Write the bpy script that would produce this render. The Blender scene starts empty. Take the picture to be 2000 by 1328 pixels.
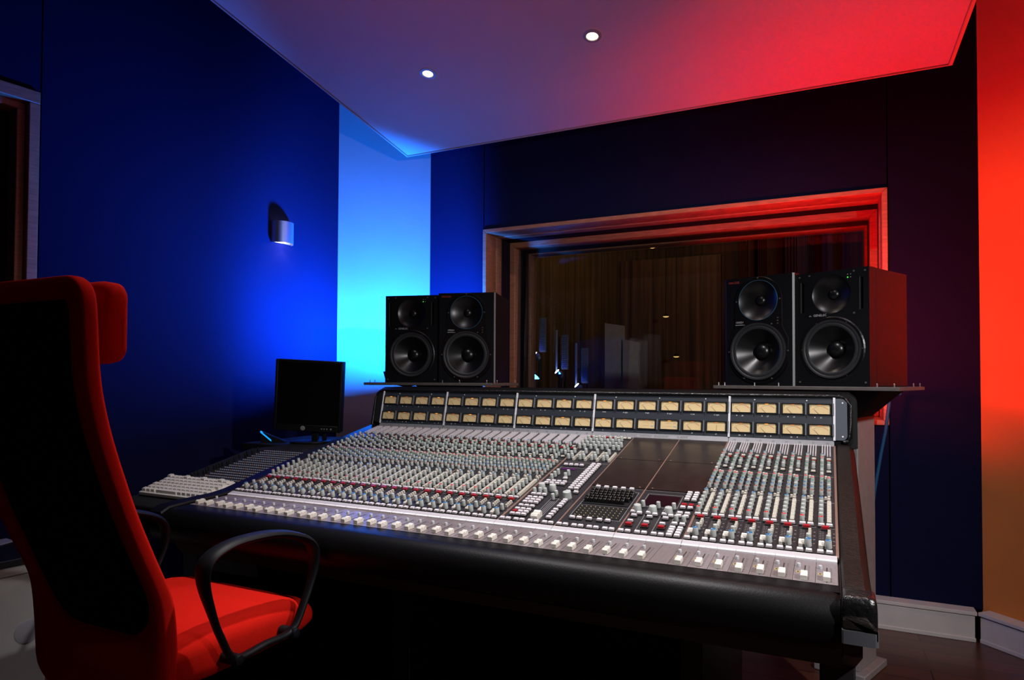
import bpy, bmesh, math, random
from mathutils import Vector, Matrix
random.seed(7)
scn = bpy.context.scene
COL = scn.collection
PI = math.pi

# ------------------------------------------------------------------ camera
camd = bpy.data.cameras.new('camera')
cam = bpy.data.objects.new('camera', camd)
COL.objects.link(cam)
camd.sensor_width = 36.0
camd.lens = 36.0 * 1290.876 / 2000.0
camd.shift_y = 44.72 / 2000.0
camd.clip_start = 0.02
CAM = Vector((1.74638, -2.31381, 1.14701))
_r = Vector((0.90158, 0.43260, 0.00426)); _u = Vector((0.00579, -0.02191, 0.99974)); _f = Vector((-0.43258, 0.90132, 0.02226))
cam.matrix_world = Matrix(((_r.x, _u.x, -_f.x, CAM.x), (_r.y, _u.y, -_f.y, CAM.y), (_r.z, _u.z, -_f.z, CAM.z), (0, 0, 0, 1)))
scn.camera = cam

# ------------------------------------------------------------------ world, exposure, lights
w = bpy.data.worlds.new('world'); scn.world = w
w.use_nodes = True
w.node_tree.nodes['Background'].inputs[0].default_value = (0.02, 0.02, 0.03, 1)
w.node_tree.nodes['Background'].inputs[1].default_value = 0.0
scn.view_settings.view_transform = 'Standard'
scn.view_settings.look = 'None'
scn.view_settings.exposure = 0.0
scn.view_settings.gamma = 1.0
scn.view_settings.use_curve_mapping = False
scn.cycles.use_denoising = True
scn.cycles.sample_clamp_indirect = 6.0
scn.cycles.max_bounces = 8
scn.cycles.caustics_reflective = False
scn.cycles.caustics_refractive = False

def spot(name, loc, target, energy, color, angle, blend, radius=0.03):
    l = bpy.data.lights.new(name, 'SPOT')
    l.energy = energy; l.color = color; l.spot_size = math.radians(angle); l.spot_blend = blend; l.shadow_soft_size = radius
    o = bpy.data.objects.new(name, l); COL.objects.link(o)
    o.location = loc
    o.rotation_euler = (Vector(target) - Vector(loc)).to_track_quat('-Z', 'Y').to_euler()
    return o
def point(name, loc, energy, color, radius=0.03):
    l = bpy.data.lights.new(name, 'POINT'); l.energy = energy; l.color = color; l.shadow_soft_size = radius
    o = bpy.data.objects.new(name, l); COL.objects.link(o); o.location = loc
    return o
BLUE = (0.003, 0.150, 1.0); RED = (1.0, 0.012, 0.012); WARM = (1.0, 0.82, 0.66); WHITE = (1.0, 0.955, 0.975)
# the two coloured floods standing behind the speakers, one per corner
spot('blue_flood', (-0.38, 0.76, 1.165), (-0.38-0.78, 0.76+0.62, 1.165+0.02), 580, BLUE, 176, 0.25, 0.060)
spot('blue_flood', (-0.38, 0.76, 1.165), (-0.38-0.80, 0.76-0.62, 1.165+0.30), 430, BLUE, 114, 0.85, 0.060)
spot('red_flood', (1.75, 0.62, 1.20), (1.75+0.35, 0.62+0.60, 1.20+0.72), 96, RED, 160, 0.85, 0.05)
# downlights of the sloping canopy: the front row is in the picture, the rest are over the console and behind the camera
for i, (lx, ly, e) in enumerate([(0.012, 0.350, 3), (0.841, 0.352, 6), (1.670, 0.352, 10)]):
    spot('downlight_beam', (lx, ly, 2.585 + (0.35 - ly) * 0.198), (lx, ly - 0.15, 0.0), e, WARM, 172, 0.6, 0.025)
spot('console_beam', (1.35, -0.75, 2.74), (1.42, -0.70, 0.8), 135, WHITE, 78, 0.7, 0.03)
spot('console_beam', (0.45, -0.75, 2.74), (0.62, -0.66, 0.8), 76, WHITE, 78, 0.7, 0.03)
# the lamp the photographer worked with, to the right of the camera
spot('key_lamp', (2.75, -1.50, 1.78), (1.30, 0.0, 0.90), 108, WHITE, 86, 0.7, 0.03)
spot('chair_fill', (0.30, -3.3, 2.30), (0.25, -1.55, 0.60), 1.5, (1.0, 0.80, 0.65), 46, 0.9, 0.10)  # added fill to lift the back of the chair
spot('ceiling_fill', (1.9, -2.0, 0.35), (1.15, -0.65, 2.75), 62, (1.0, 0.26, 0.18), 66, 0.9, 0.10)  # added red tinted fill to lift the ceiling, no lamp stands there

# ------------------------------------------------------------------ materials
MATS = {}
def mat(name, col, rough=0.5, metal=0.0, spec=0.5, noise=0.0, nscale=40.0, bump=0.0, bscale=200.0, coat=0.0, emit=None, estr=0.0, stretch=None, sheen=0.0):
    if name in MATS: return MATS[name]
    m = bpy.data.materials.new(name); m.use_nodes = True
    nt = m.node_tree; b = nt.nodes['Principled BSDF']
    b.inputs['Base Color'].default_value = (*col, 1); b.inputs['Roughness'].default_value = rough
    b.inputs['Metallic'].default_value = metal; b.inputs['Specular IOR Level'].default_value = spec
    b.inputs['Coat Weight'].default_value = coat; b.inputs['Sheen Weight'].default_value = sheen
    if emit:
        b.inputs['Emission Color'].default_value = (*emit, 1); b.inputs['Emission Strength'].default_value = estr
    if noise or bump:
        tc = nt.nodes.new('ShaderNodeTexCoord'); mp = nt.nodes.new('ShaderNodeMapping')
        nt.links.new(tc.outputs['Object'], mp.inputs['Vector'])
        if stretch: mp.inputs['Scale'].default_value = stretch
    if noise:
        n = nt.nodes.new('ShaderNodeTexNoise'); n.inputs['Scale'].default_value = nscale; n.inputs['Detail'].default_value = 5
        nt.links.new(mp.outputs[0], n.inputs['Vector'])
        r = nt.nodes.new('ShaderNodeValToRGB')
        r.color_ramp.elements[0].position = 0.3; r.color_ramp.elements[1].position = 0.7
        r.color_ramp.elements[0].color = (*[c * (1 - noise) for c in col], 1)
        r.color_ramp.elements[1].color = (*[min(1, c * (1 + noise)) for c in col], 1)
        nt.links.new(n.outputs['Fac'], r.inputs[0]); nt.links.new(r.outputs[0], b.inputs['Base Color'])
    if bump:
        n2 = nt.nodes.new('ShaderNodeTexNoise'); n2.inputs['Scale'].default_value = bscale; n2.inputs['Detail'].default_value = 3
        nt.links.new(mp.outputs[0], n2.inputs['Vector'])
        bp = nt.nodes.new('ShaderNodeBump'); bp.inputs['Strength'].default_value = bump; bp.inputs['Distance'].default_value = 0.004
        nt.links.new(n2.outputs['Fac'], bp.inputs['Height']); nt.links.new(bp.outputs[0], b.inputs['Normal'])
    MATS[name] = m
    return m
def floor_mat():
    m = bpy.data.materials.new('floor_wood'); m.use_nodes = True; nt = m.node_tree; b = nt.nodes['Principled BSDF']
    tc = nt.nodes.new('ShaderNodeTexCoord'); br = nt.nodes.new('ShaderNodeTexBrick')
    br.inputs['Color1'].default_value = (0.15, 0.052, 0.030, 1); br.inputs['Color2'].default_value = (0.10, 0.036, 0.022, 1)
    br.inputs['Mortar'].default_value = (0.008, 0.004, 0.003, 1); br.inputs['Scale'].default_value = 1.0
    br.inputs['Mortar Size'].default_value = 0.0025; br.inputs['Brick Width'].default_value = 1.4; br.inputs['Row Height'].default_value = 0.11
    nt.links.new(tc.outputs['Object'], br.inputs['Vector'])
    mp = nt.nodes.new('ShaderNodeMapping'); mp.inputs['Scale'].default_value = (2, 40, 1); n = nt.nodes.new('ShaderNodeTexNoise')
    n.inputs['Scale'].default_value = 2.0; n.inputs['Detail'].default_value = 6
    nt.links.new(tc.outputs['Object'], mp.inputs[0]); nt.links.new(mp.outputs[0], n.inputs['Vector'])
    mx = nt.nodes.new('ShaderNodeMix'); mx.data_type = 'RGBA'; mx.blend_type = 'MULTIPLY'; mx.inputs['Factor'].default_value = 0.6
    nt.links.new(br.outputs['Color'], mx.inputs[6]); nt.links.new(n.outputs['Color'], mx.inputs[7]); nt.links.new(mx.outputs[2], b.inputs['Base Color'])
    b.inputs['Roughness'].default_value = 0.32
    MATS['floor_wood'] = m
    return m
def glass_mat():
    m = bpy.data.materials.new('window_glass'); m.use_nodes = True; nt = m.node_tree
    nt.nodes.clear()
    out = nt.nodes.new('ShaderNodeOutputMaterial'); mix = nt.nodes.new('ShaderNodeMixShader'); fr = nt.nodes.new('ShaderNodeFresnel')
    fr.inputs['IOR'].default_value = 1.45
    t = nt.nodes.new('ShaderNodeBsdfTransparent'); t.inputs[0].default_value = (0.90, 0.92, 0.91, 1)
    g = nt.nodes.new('ShaderNodeBsdfGlossy'); g.inputs['Roughness'].default_value = 0.0
    nt.links.new(fr.outputs[0], mix.inputs[0]); nt.links.new(t.outputs[0], mix.inputs[1]); nt.links.new(g.outputs[0], mix.inputs[2]); nt.links.new(mix.outputs[0], out.inputs[0])
    MATS['window_glass'] = m
    return m
NAVY = mat('navy_fabric', (0.0065, 0.0085, 0.037), 0.95, spec=0.04, noise=0.12, nscale=260, bump=0.15, bscale=900)
PAINT = mat('white_paint', (0.74, 0.73, 0.71), 0.75, spec=0.2, noise=0.02, nscale=6)
CEILP = mat('ceiling_paint', (0.58, 0.49, 0.48), 0.8, spec=0.2, noise=0.02, nscale=5)
WOOD = mat('window_wood', (0.36, 0.15, 0.085), 0.42, noise=0.25, nscale=18, stretch=(1, 1, 8))
WOODH = mat('window_wood_level', (0.36, 0.15, 0.085), 0.42, noise=0.25, nscale=18, stretch=(1, 1, 8))
FELT = mat('black_felt', (0.012, 0.010, 0.016), 0.95, spec=0.1)
BLACK = mat('black_paint', (0.010, 0.010, 0.011), 0.45)
BLACKM = mat('black_matt', (0.007, 0.007, 0.008), 0.8, spec=0.2)
TRUNK = mat('grey_trunking', (0.68, 0.66, 0.64), 0.5, noise=0.06, nscale=9)
LEATHER = mat('black_leather', (0.006, 0.006, 0.0065), 0.30, spec=0.4, bump=0.55, bscale=120, noise=0.2, nscale=30)
VINYL = mat('smooth_vinyl', (0.003, 0.003, 0.0035), 0.42, spec=0.16, bump=0.08, bscale=260)
HOUS = mat('bridge_vinyl', (0.002, 0.002, 0.0025), 0.6, spec=0.12, bump=0.1, bscale=260)
WORN = mat('worn_brown_leather', (0.007, 0.0045, 0.003), 0.5, spec=0.25, noise=0.7, nscale=90, bump=0.4, bscale=160, stretch=(1.0, 1.0, 6.0))
SLATE = mat('slate_panel', (0.020, 0.026, 0.034), 0.45)
SILVER = mat('brushed_aluminium', (0.72, 0.72, 0.75), 0.45, metal=0.25, noise=0.06, nscale=120, stretch=(1, 12, 12))
STRIPG = mat('grey_strip', (0.15, 0.15, 0.16), 0.5, metal=0.2, noise=0.05, nscale=60)
PLATE = mat('charcoal_plate', (0.013, 0.013, 0.016), 0.42, noise=0.1, nscale=60)
FADERP = mat('mauve_grey_plate', (0.21, 0.175, 0.175), 0.42, metal=0.25, noise=0.10, nscale=30, stretch=(6, 1, 1))
FADERP2 = mat('light_mauve_plate', (0.26, 0.225, 0.23), 0.40, metal=0.25, noise=0.10, nscale=30, stretch=(6, 1, 1))
BLANK = mat('blank_bronze_plate', (0.016, 0.010, 0.0095), 0.28, spec=0.4, noise=0.25, nscale=25)
SEAM = mat('seam_bronze', (0.22, 0.13, 0.10), 0.5, metal=0.3)
KNOBG = mat('knob_grey', (0.42, 0.455, 0.425), 0.42)
KNOBD = mat('knob_skirt', (0.03, 0.03, 0.033), 0.5)
CAPR = mat('cap_red', (0.50, 0.018, 0.014), 0.4)
CAPG = mat('cap_green', (0.03, 0.16, 0.09), 0.4)
CAPB = mat('cap_blue', (0.01, 0.12, 0.27), 0.4)
CAPN = mat('cap_brown', (0.23, 0.055, 0.03), 0.4)
CREAM = mat('cream_button', (0.60, 0.57, 0.48), 0.45)
BTN = mat('white_button', (0.66, 0.62, 0.64), 0.4)
BTNRED = mat('red_button', (0.36, 0.010, 0.016), 0.35)
FCAP = mat('ivory_fader_cap', (0.78, 0.75, 0.66), 0.35)
SCRIB = mat('white_scribble_strip', (0.80, 0.77, 0.79), 0.5)
DIAL = mat('cream_dial', (0.62, 0.47, 0.235), 0.5, noise=0.05, nscale=40)
DIALRED = mat('dial_red', (0.45, 0.06, 0.04), 0.5)
INK = mat('dark_ink', (0.02, 0.018, 0.016), 0.6)
LETTER = mat('pale_lettering', (0.62, 0.64, 0.66), 0.5)
LETTERD = mat('dark_lettering', (0.045, 0.045, 0.05), 0.5)
ORANGE = mat('meter_lamp_glow', (0.8, 0.25, 0.05), 0.4, emit=(1.0, 0.30, 0.04), estr=2.2)
ORANGED = mat('meter_lamp_dim', (0.8, 0.25, 0.05), 0.4, emit=(1.0, 0.25, 0.04), estr=0.7)
GREENL = mat('green_led', (0.05, 0.5, 0.05), 0.4, emit=(0.06, 0.9, 0.06), estr=0.9)
BADGE = mat('yellow_badge', (0.42, 0.33, 0.15), 0.5)
KEYBLK = mat('black_key', (0.008, 0.008, 0.009), 0.18)
KEYTXT = mat('key_legend', (0.09, 0.065, 0.025), 0.5)
LINE = mat('panel_line', (0.30, 0.29, 0.28), 0.5)
SCREEN = mat('dark_display', (0.012, 0.004, 0.007), 0.15)
PURPLE = mat('purple_display', (0.07, 0.012, 0.085), 0.2)
CAB = mat('speaker_cabinet', (0.005, 0.005, 0.0055), 0.42, spec=0.4, noise=0.2, nscale=160, bump=0.15, bscale=500)
CABF = mat('speaker_front', (0.003, 0.0034, 0.0048), 0.5, spec=0.2)
CONE = mat('speaker_cone', (0.004, 0.0045, 0.005), 0.30)
RUBBER = mat('cone_surround', (0.016, 0.017, 0.019), 0.5)
HORN = mat('waveguide', (0.003, 0.003, 0.0035), 0.33)
BLUERING = mat('thin_blue_ring', (0.03, 0.10, 0.15), 0.4)
GREYEDGE = mat('grey_bevel_edge', (0.16, 0.18, 0.18), 0.4)
LOGO = mat('grey_logo', (0.45, 0.45, 0.46), 0.45)
LOGOR = mat('red_logo', (0.42, 0.05, 0.05), 0.45)
SHELFM = mat('shelf_board', (0.085, 0.075, 0.07), 0.55, noise=0.15, nscale=50)
PIN = mat('steel_pin', (0.6, 0.58, 0.55), 0.3, metal=0.9)
REDFAB = mat('red_upholstery', (0.62, 0.012, 0.006), 0.95, spec=0.05, noise=0.10, nscale=400, bump=0.25, bscale=900)
MESHB = mat('black_mesh_fabric', (0.004, 0.004, 0.004), 0.9, spec=0.05)
PLASTIC = mat('black_plastic', (0.005, 0.0055, 0.007), 0.5, spec=0.2)
CABWHITE = mat('white_laminate', (0.50, 0.49, 0.46), 0.5, noise=0.04, nscale=10)
KBW = mat('keyboard_white', (0.60, 0.58, 0.53), 0.4)
GREYCOL = mat('grey_steel', (0.30, 0.28, 0.27), 0.5, noise=0.08, nscale=30)
SILVD = mat('dull_steel_band', (0.16, 0.17, 0.19), 0.4, metal=0.5)
GLASS = glass_mat()

# ------------------------------------------------------------------ mesh builder
class MB:
    def __init__(s): s.v = []; s.f = []; s.m = []
    def add(s, vs, fs, mi=0):
        o = len(s.v); s.v += [Vector(p) for p in vs]
        for f in fs: s.f.append([i + o for i in f]); s.m.append(mi)
    def box(s, a, b, mi=0):
        (x0, y0, z0), (x1, y1, z1) = a, b
        s.add([(x0,y0,z0),(x1,y0,z0),(x1,y1,z0),(x0,y1,z0),(x0,y0,z1),(x1,y0,z1),(x1,y1,z1),(x0,y1,z1)],
              [(0,3,2,1),(4,5,6,7),(0,1,5,4),(1,2,6,5),(2,3,7,6),(3,0,4,7)], mi)
    def fbox(s, F, a, b, mi=0, taper=0.0):      # a box in a frame F(x,y,z) -> point; the top may taper
        (x0, y0, z0), (x1, y1, z1) = a, b; t = taper
        s.add([F(x0,y0,z0),F(x1,y0,z0),F(x1,y1,z0),F(x0,y1,z0),F(x0+t,y0+t,z1),F(x1-t,y0+t,z1),F(x1-t,y1-t,z1),F(x0+t,y1-t,z1)],
              [(0,3,2,1),(4,5,6,7),(0,1,5,4),(1,2,6,5),(2,3,7,6),(3,0,4,7)], mi)
    def quad(s, a, b, c, d, mi=0): s.add([a, b, c, d], [(0, 1, 2, 3)], mi)
    def loft(s, rings, mi=0, cap=True, closed=False):
        n = len(rings[0]); vs = [p for r in rings for p in r]; fs = []
        m = len(rings)
        for i in range(m if closed else m - 1):
            j = (i + 1) % m
            for k in range(n):
                l = (k + 1) % n
                fs.append((i*n+k, i*n+l, j*n+l, j*n+k))
        if cap and not closed: fs += [tuple(range(n))[::-1], tuple((m-1)*n + k for k in range(n))]
        s.add(vs, fs, mi)
    def prism(s, poly, ext, mi=0):              # poly: list of 3D points, ext: vector
        e = Vector(ext); s.loft([[Vector(p) for p in poly], [Vector(p) + e for p in poly]], mi)
    def lathe(s, prof, F, n=24, mi=0, cap0=False, cap1=False, a0=0.0, a1=2*PI):   # prof (r,h); F(x,y,z)->point, axis z
        full = abs(a1 - a0 - 2*PI) < 1e-6
        N = n if full else n + 1
        rings = [[F(r*math.cos(a0+(a1-a0)*k/n), r*math.sin(a0+(a1-a0)*k/n), h) for k in range(N)] for r, h in prof]
        vs = [p for r in rings for p in r]; fs = []
        for i in range(len(prof)-1):
            for k in range(n):
                l = (k+1) % N
                fs.append((i*N+k, i*N+l, (i+1)*N+l, (i+1)*N+k))
        if cap0: fs.append(tuple(range(N))[::-1])
        if cap1: fs.append(tuple((len(prof)-1)*N + k for k in range(N)))
        s.add(vs, fs, mi)
    def tube(s, path, r, n=8, mi=0, closed=False, sx=1.0, sy=1.0, up=None):
        P = [Vector(p) for p in path]; rings = []; m = len(P)
        for i, p in enumerate(P):
            a = P[(i-1) % m] if (closed or i > 0) else p; b = P[(i+1) % m] if (closed or i < m-1) else p
            t = (b - a).normalized()
            U = Vector(up) if up else (Vector((0,0,1)) if abs(t.z) < 0.9 else Vector((0,1,0)))
            x = t.cross(U).normalized(); y = x.cross(t).normalized()
            rr = r[i] if isinstance(r, (list, tuple)) else r
            rings.append([p + x*(rr*sx*math.cos(2*PI*k/n)) + y*(rr*sy*math.sin(2*PI*k/n)) for k in range(n)])
        s.loft(rings, mi, cap=True, closed=closed)
    def merge(s, o, F=lambda p: p, mo=0):
        b = len(s.v); s.v += [F(p) for p in o.v]; s.f += [[i+b for i in f] for f in o.f]; s.m += [m+mo for m in o.m]
    def mesh(s, name, mats, smooth=None):
        me = bpy.data.meshes.new(name)
        me.from_pydata([tuple(p) for p in s.v], [], s.f)
        for m in (mats if isinstance(mats, (list, tuple)) else [mats]): me.materials.append(m)
        me.polygons.foreach_set('material_index', s.m)
        bm = bmesh.new(); bm.from_mesh(me); bmesh.ops.recalc_face_normals(bm, faces=bm.faces); bm.to_mesh(me); bm.free()
        if smooth is not None:
            me.polygons.foreach_set('use_smooth', [True]*len(me.polygons))
            me.set_sharp_from_angle(angle=math.radians(smooth))
        me.update()
        return me
    def build(s, name, mats, parent=None, smooth=None, bevel=0.0, seg=2, label=None, sub=0):
        o = bpy.data.objects.new(name, s.mesh(name, mats, smooth)); COL.objects.link(o)
        if parent: o.parent = parent
        if bevel:
            b = o.modifiers.new('bevel', 'BEVEL'); b.width = bevel; b.segments = seg; b.limit_method = 'ANGLE'; b.angle_limit = math.radians(40)
            o.data.polygons.foreach_set('use_smooth', [True]*len(o.data.polygons)); o.data.set_sharp_from_angle(angle=math.radians(50))
        if sub:
            d = o.modifiers.new('sub', 'SUBSURF'); d.levels = sub; d.render_levels = sub
        if label: o['label'] = label
        return o
def thing(name, label, cat, loc=(0,0,0), rotz=0.0, group=None):
    o = bpy.data.objects.new(name, None); COL.objects.link(o); o.empty_display_size = 0.1
    o.location = loc; o.rotation_euler = (0, 0, rotz); o['label'] = label; o['category'] = cat
    if group: o['group'] = group
    return o
def tag(o, label, cat, group=None):
    o['label'] = label; o['category'] = cat
    if group: o['group'] = group
    return o
def struct(o, label=None):
    o['kind'] = 'structure'
    if label: o['label'] = label
    return o
def inst(me, name, parent, loc=(0,0,0), rot=None):
    o = bpy.data.objects.new(name, me); COL.objects.link(o); o.parent = parent; o.location = loc
    if rot: o.rotation_euler = rot
    return o
def copy_tree(o, parent=None):
    c = o.copy(); COL.objects.link(c)
    if parent: c.parent = parent
    for ch in list(o.children): copy_tree(ch, c)
    return c
def text_mesh(mb, txt, F, size, mi=0, align='CENTER', h=0.0004, squeeze=1.0):     # flat lettering laid in a frame
    cu = bpy.data.curves.new('t', 'FONT'); cu.body = txt; cu.size = size; cu.align_x = align; cu.align_y = 'CENTER'; cu.resolution_u = 2
    ob = bpy.data.objects.new('t', cu); COL.objects.link(ob)
    dg = bpy.context.evaluated_depsgraph_get()
    me = bpy.data.meshes.new_from_object(ob.evaluated_get(dg))
    mb.add([F(v.co.x*squeeze, v.co.y, h) for v in me.vertices], [tuple(p.vertices) for p in me.polygons], mi)
    bpy.data.objects.remove(ob); bpy.data.curves.remove(cu); bpy.data.meshes.remove(me)
def frame(o, x, y, z):
    o, x, y, z = Vector(o), Vector(x).normalized(), Vector(y).normalized(), Vector(z).normalized()
    return lambda a, b, c: o + x*a + y*b + z*c
def rrect(x0, x1, y0, y1, r, n=6):      # rounded rectangle, r may be four radii (bl, br, tr, tl)
    R = r if isinstance(r, (list, tuple)) else [r]*4
    pts = []
    for (cx, cy, a, q) in ((x0+R[0], y0+R[0], PI, R[0]), (x1-R[1], y0+R[1], 1.5*PI, R[1]), (x1-R[2], y1-R[2], 0, R[2]), (x0+R[3], y1-R[3], 0.5*PI, R[3])):
        for k in range(n+1): pts.append((cx + q*math.cos(a + k*PI/2/n), cy + q*math.sin(a + k*PI/2/n)))
    return pts

# ------------------------------------------------------------------ the room
b = MB(); b.box((-4, -4.2, -0.1), (4.4, 1.95, 0)); struct(b.build('floor', floor_mat()), 'dark reddish brown plank floor')
# sloping canopy ceiling with its raised rim
def CZ(y): return 2.482 + (1.0 - y)*0.198
CP = [(-0.557, 1.0), (2.226, 1.0), (2.47, -3.2), (-0.77, -3.2)]
b = MB(); b.loft([[Vector((x, y, CZ(y))) for x, y in CP], [Vector((x, y, CZ(y)+0.06)) for x, y in CP]])
ceil = struct(b.build('ceiling', CEILP), 'pale sloping canopy ceiling lit red and blue')
b = MB()
cx, cy = 0.85, -1.1
def inset(p, d):
    v = Vector((cx - p[0], cy - p[1])); return (p[0] + math.copysign(d, v.x), p[1] + math.copysign(d, v.y))
for i in range(4):
    j = (i+1) % 4; ring = []
    for p in (CP[i], CP[j]):
        q = inset(p, 0.013); o_ = inset(p, -0.016)
        ring.append([Vector((q[0], q[1], CZ(q[1])-0.006)), Vector((o_[0], o_[1], CZ(o_[1])-0.006)), Vector((o_[0], o_[1], CZ(o_[1])+0.075)), Vector((q[0], q[1], CZ(q[1])+0.075))])
    b.loft(ring)
struct(b.build('trim_1', mat('canopy_rim', (0.42, 0.34, 0.30), 0.55)), 'narrow rim round the canopy ceiling')
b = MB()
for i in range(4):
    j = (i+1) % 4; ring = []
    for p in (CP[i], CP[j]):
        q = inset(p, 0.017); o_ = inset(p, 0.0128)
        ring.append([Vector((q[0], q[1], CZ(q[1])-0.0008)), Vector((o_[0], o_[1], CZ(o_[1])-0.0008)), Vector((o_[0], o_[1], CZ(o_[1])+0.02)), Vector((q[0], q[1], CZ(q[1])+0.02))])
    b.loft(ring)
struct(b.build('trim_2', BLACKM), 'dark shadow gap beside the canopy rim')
b = MB(); b.box((-4, -4.2, 3.75), (4.4, 1.95, 3.85)); struct(b.build('ceiling_upper', BLACKM), 'dark structural ceiling above the canopy')
# back wall: fabric panels round the control room window
WX0, WX1, WZ0, WZ1 = -0.140, 1.975, 0.955, 2.030
b = MB()
def panel(x0, x1, z0, z1): b.box((x0, 1.26, z0), (x1, 1.32, z1), 0)
g = 0.003
panel(-0.555, -0.165-g, 0.125, 3.75); panel(2.0+g, 2.357, 0.125, 3.75)
panel(-0.165+g, 2.0-g, 2.056, 3.75); panel(-0.165+g, 2.0-g, 0.125, 0.929)
b.box((-0.555, 1.32, 0), (WX0-0.02, 1.94, 3.75), 1); b.box((WX1+0.02, 1.32, 0), (2.357, 1.94, 3.75), 1)
b.box((WX0-0.02, 1.32, WZ1+0.02), (WX1+0.02, 1.94, 3.75), 1); b.box((WX0-0.02, 1.32, 0), (WX1+0.02, 1.94, WZ0-0.02), 1)
struct(b.build('wall_back', [NAVY, FELT]), 'dark navy fabric wall panels round the control room window')
# diagonal white corner walls
def slab(p, q, z0, z1, t, name, m, label):
    p, q = Vector((*p, 0)), Vector((*q, 0)); d = (q-p).normalized(); n = Vector((-d.y, d.x, 0))*t
    mb = MB(); mb.loft([[p+Vector((0,0,z0)), q+Vector((0,0,z0)), q+n+Vector((0,0,z0)), p+n+Vector((0,0,z0))],
                        [p+Vector((0,0,z1)), q+Vector((0,0,z1)), q+n+Vector((0,0,z1)), p+n+Vector((0,0,z1))]])
    return struct(mb.build(name, m), label)
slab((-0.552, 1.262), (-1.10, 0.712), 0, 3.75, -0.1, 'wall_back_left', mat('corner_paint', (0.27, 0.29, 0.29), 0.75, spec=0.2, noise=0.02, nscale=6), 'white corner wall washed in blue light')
slab((2.355, 1.262), (3.45, 0.167), 0, 3.75, 0.1, 'wall_back_right', mat('ochre_paint', (0.72, 0.25, 0.055), 0.75, spec=0.1, noise=0.02, nscale=6), 'ochre corner wall washed in red light')
# left wall: two fabric panels with a seam, an opening for the side window
LD = Vector((-0.1219, -0.9925, 0)); LN = Vector((0.9925, -0.1219, 0)); L0 = Vector((-0.958, 0.854, 0))
LF = frame(L0, LD, (0,0,1), LN)     # along the wall towards the camera, up, into the room
b = MB()
b.fbox(LF, (0, 0, -0.06), (1.5975, 3.75, 0)); b.fbox(LF, (1.6035, 2.302, -0.06), (5, 3.75, 0))
b.fbox(LF, (1.6035, 0, -0.06), (5, 0.95, 0)); b.fbox(LF, (3.6, 0.95, -0.06), (5, 2.302, 0))
b.fbox(LF, (0, 0, -0.08), (1.60, 3.75, -0.0602), 1)
struct(b.build('wall_left', [NAVY, FELT]), 'dark navy fabric side wall glowing blue')
wl = bpy.data.objects.new('window_2', None); COL.objects.link(wl); struct(wl, 'timber framed side window with dark glass')
b = MB()
for (u0, u1, v0, v1) in ((1.606, 3.6, 2.25, 2.30), (1.606, 1.645, 0.95, 2.25), (3.56, 3.6, 0.95, 2.25), (1.645, 3.56, 0.95, 0.99)):
    b.fbox(LF, (u0, v0, -0.06), (u1, v1, 0.012))
for (u0, u1, v0, v1) in ((1.645, 3.56, 2.22, 2.25), (1.645, 1.675, 0.99, 2.22)): b.fbox(LF, (u0, v0, -0.10), (u1, v1, -0.02))
b.build('window_frame', [WOOD], wl, bevel=0.003)
b = MB()
for (u0, u1, v0, v1) in ((1.61, 3.6, 2.15, 2.25), (1.61, 1.72, 0.95, 2.15)): b.fbox(LF, (u0, v0, -0.30), (u1, v1, -0.10))
for (u0, u1, v0, v1) in ((1.72, 3.6, 2.10, 2.15), (1.72, 1.78, 0.95, 2.10)): b.fbox(LF, (u0, v0, -0.34), (u1, v1, -0.22), 1)
b.build('window_reveal', [FELT, mat('grey_green_batten', (0.10, 0.11, 0.09), 0.5)], wl)
b = MB(); b.fbox(LF, (1.62, 0.95, -0.262), (3.6, 2.25, -0.256)); b.build('window_glass', [GLASS], wl)
b = MB(); b.fbox(LF, (1.5, 0.5, -1.6), (4, 2.8, -1.5)); b.fbox(LF, (1.5, 2.7, -1.6), (4, 2.8, -0.4)); struct(b.build('wall_side_booth', BLACKM), 'dark wall of the side booth beyond the glass')
# the rest of the room behind the camera
slab((-1.56, -4.05), (3.6, -4.05), 0, 3.75, -0.1, 'wall_rear', NAVY, 'dark fabric wall behind the camera')
slab((3.45, 0.167), (3.6, -4.05), 0, 3.75, 0.1, 'wall_right', NAVY, 'dark fabric wall beside the camera')
# grey trunking along the floor
b = MB()
b.box((-0.6, 1.19, 0), (2.315, 1.259, 0.112)); b.box((-0.6, 1.182, 0.116), (2.322, 1.259, 0.132)); b.box((-0.6, 1.186, 0), (2.318, 1.19, 0.018))
struct(b.build('baseboard_back', TRUNK, bevel=0.003), 'grey trunking box along the foot of the back wall')
BF = frame((2.334, 1.192, 0), (1, -1, 0), (0, 0, 1), (-1, -1, 0))
b = MB(); b.fbox(BF, (0, 0, -0.064), (1.5, 0.112, 0)); b.fbox(BF, (-0.004, 0.116, -0.064), (1.5, 0.132, 0.008))
b.fbox(BF, (0, 0, 0), (1.5, 0.018, 0.004))
struct(b.build('baseboard_right', TRUNK, bevel=0.003), 'grey trunking box along the foot of the red lit corner wall')

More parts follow.
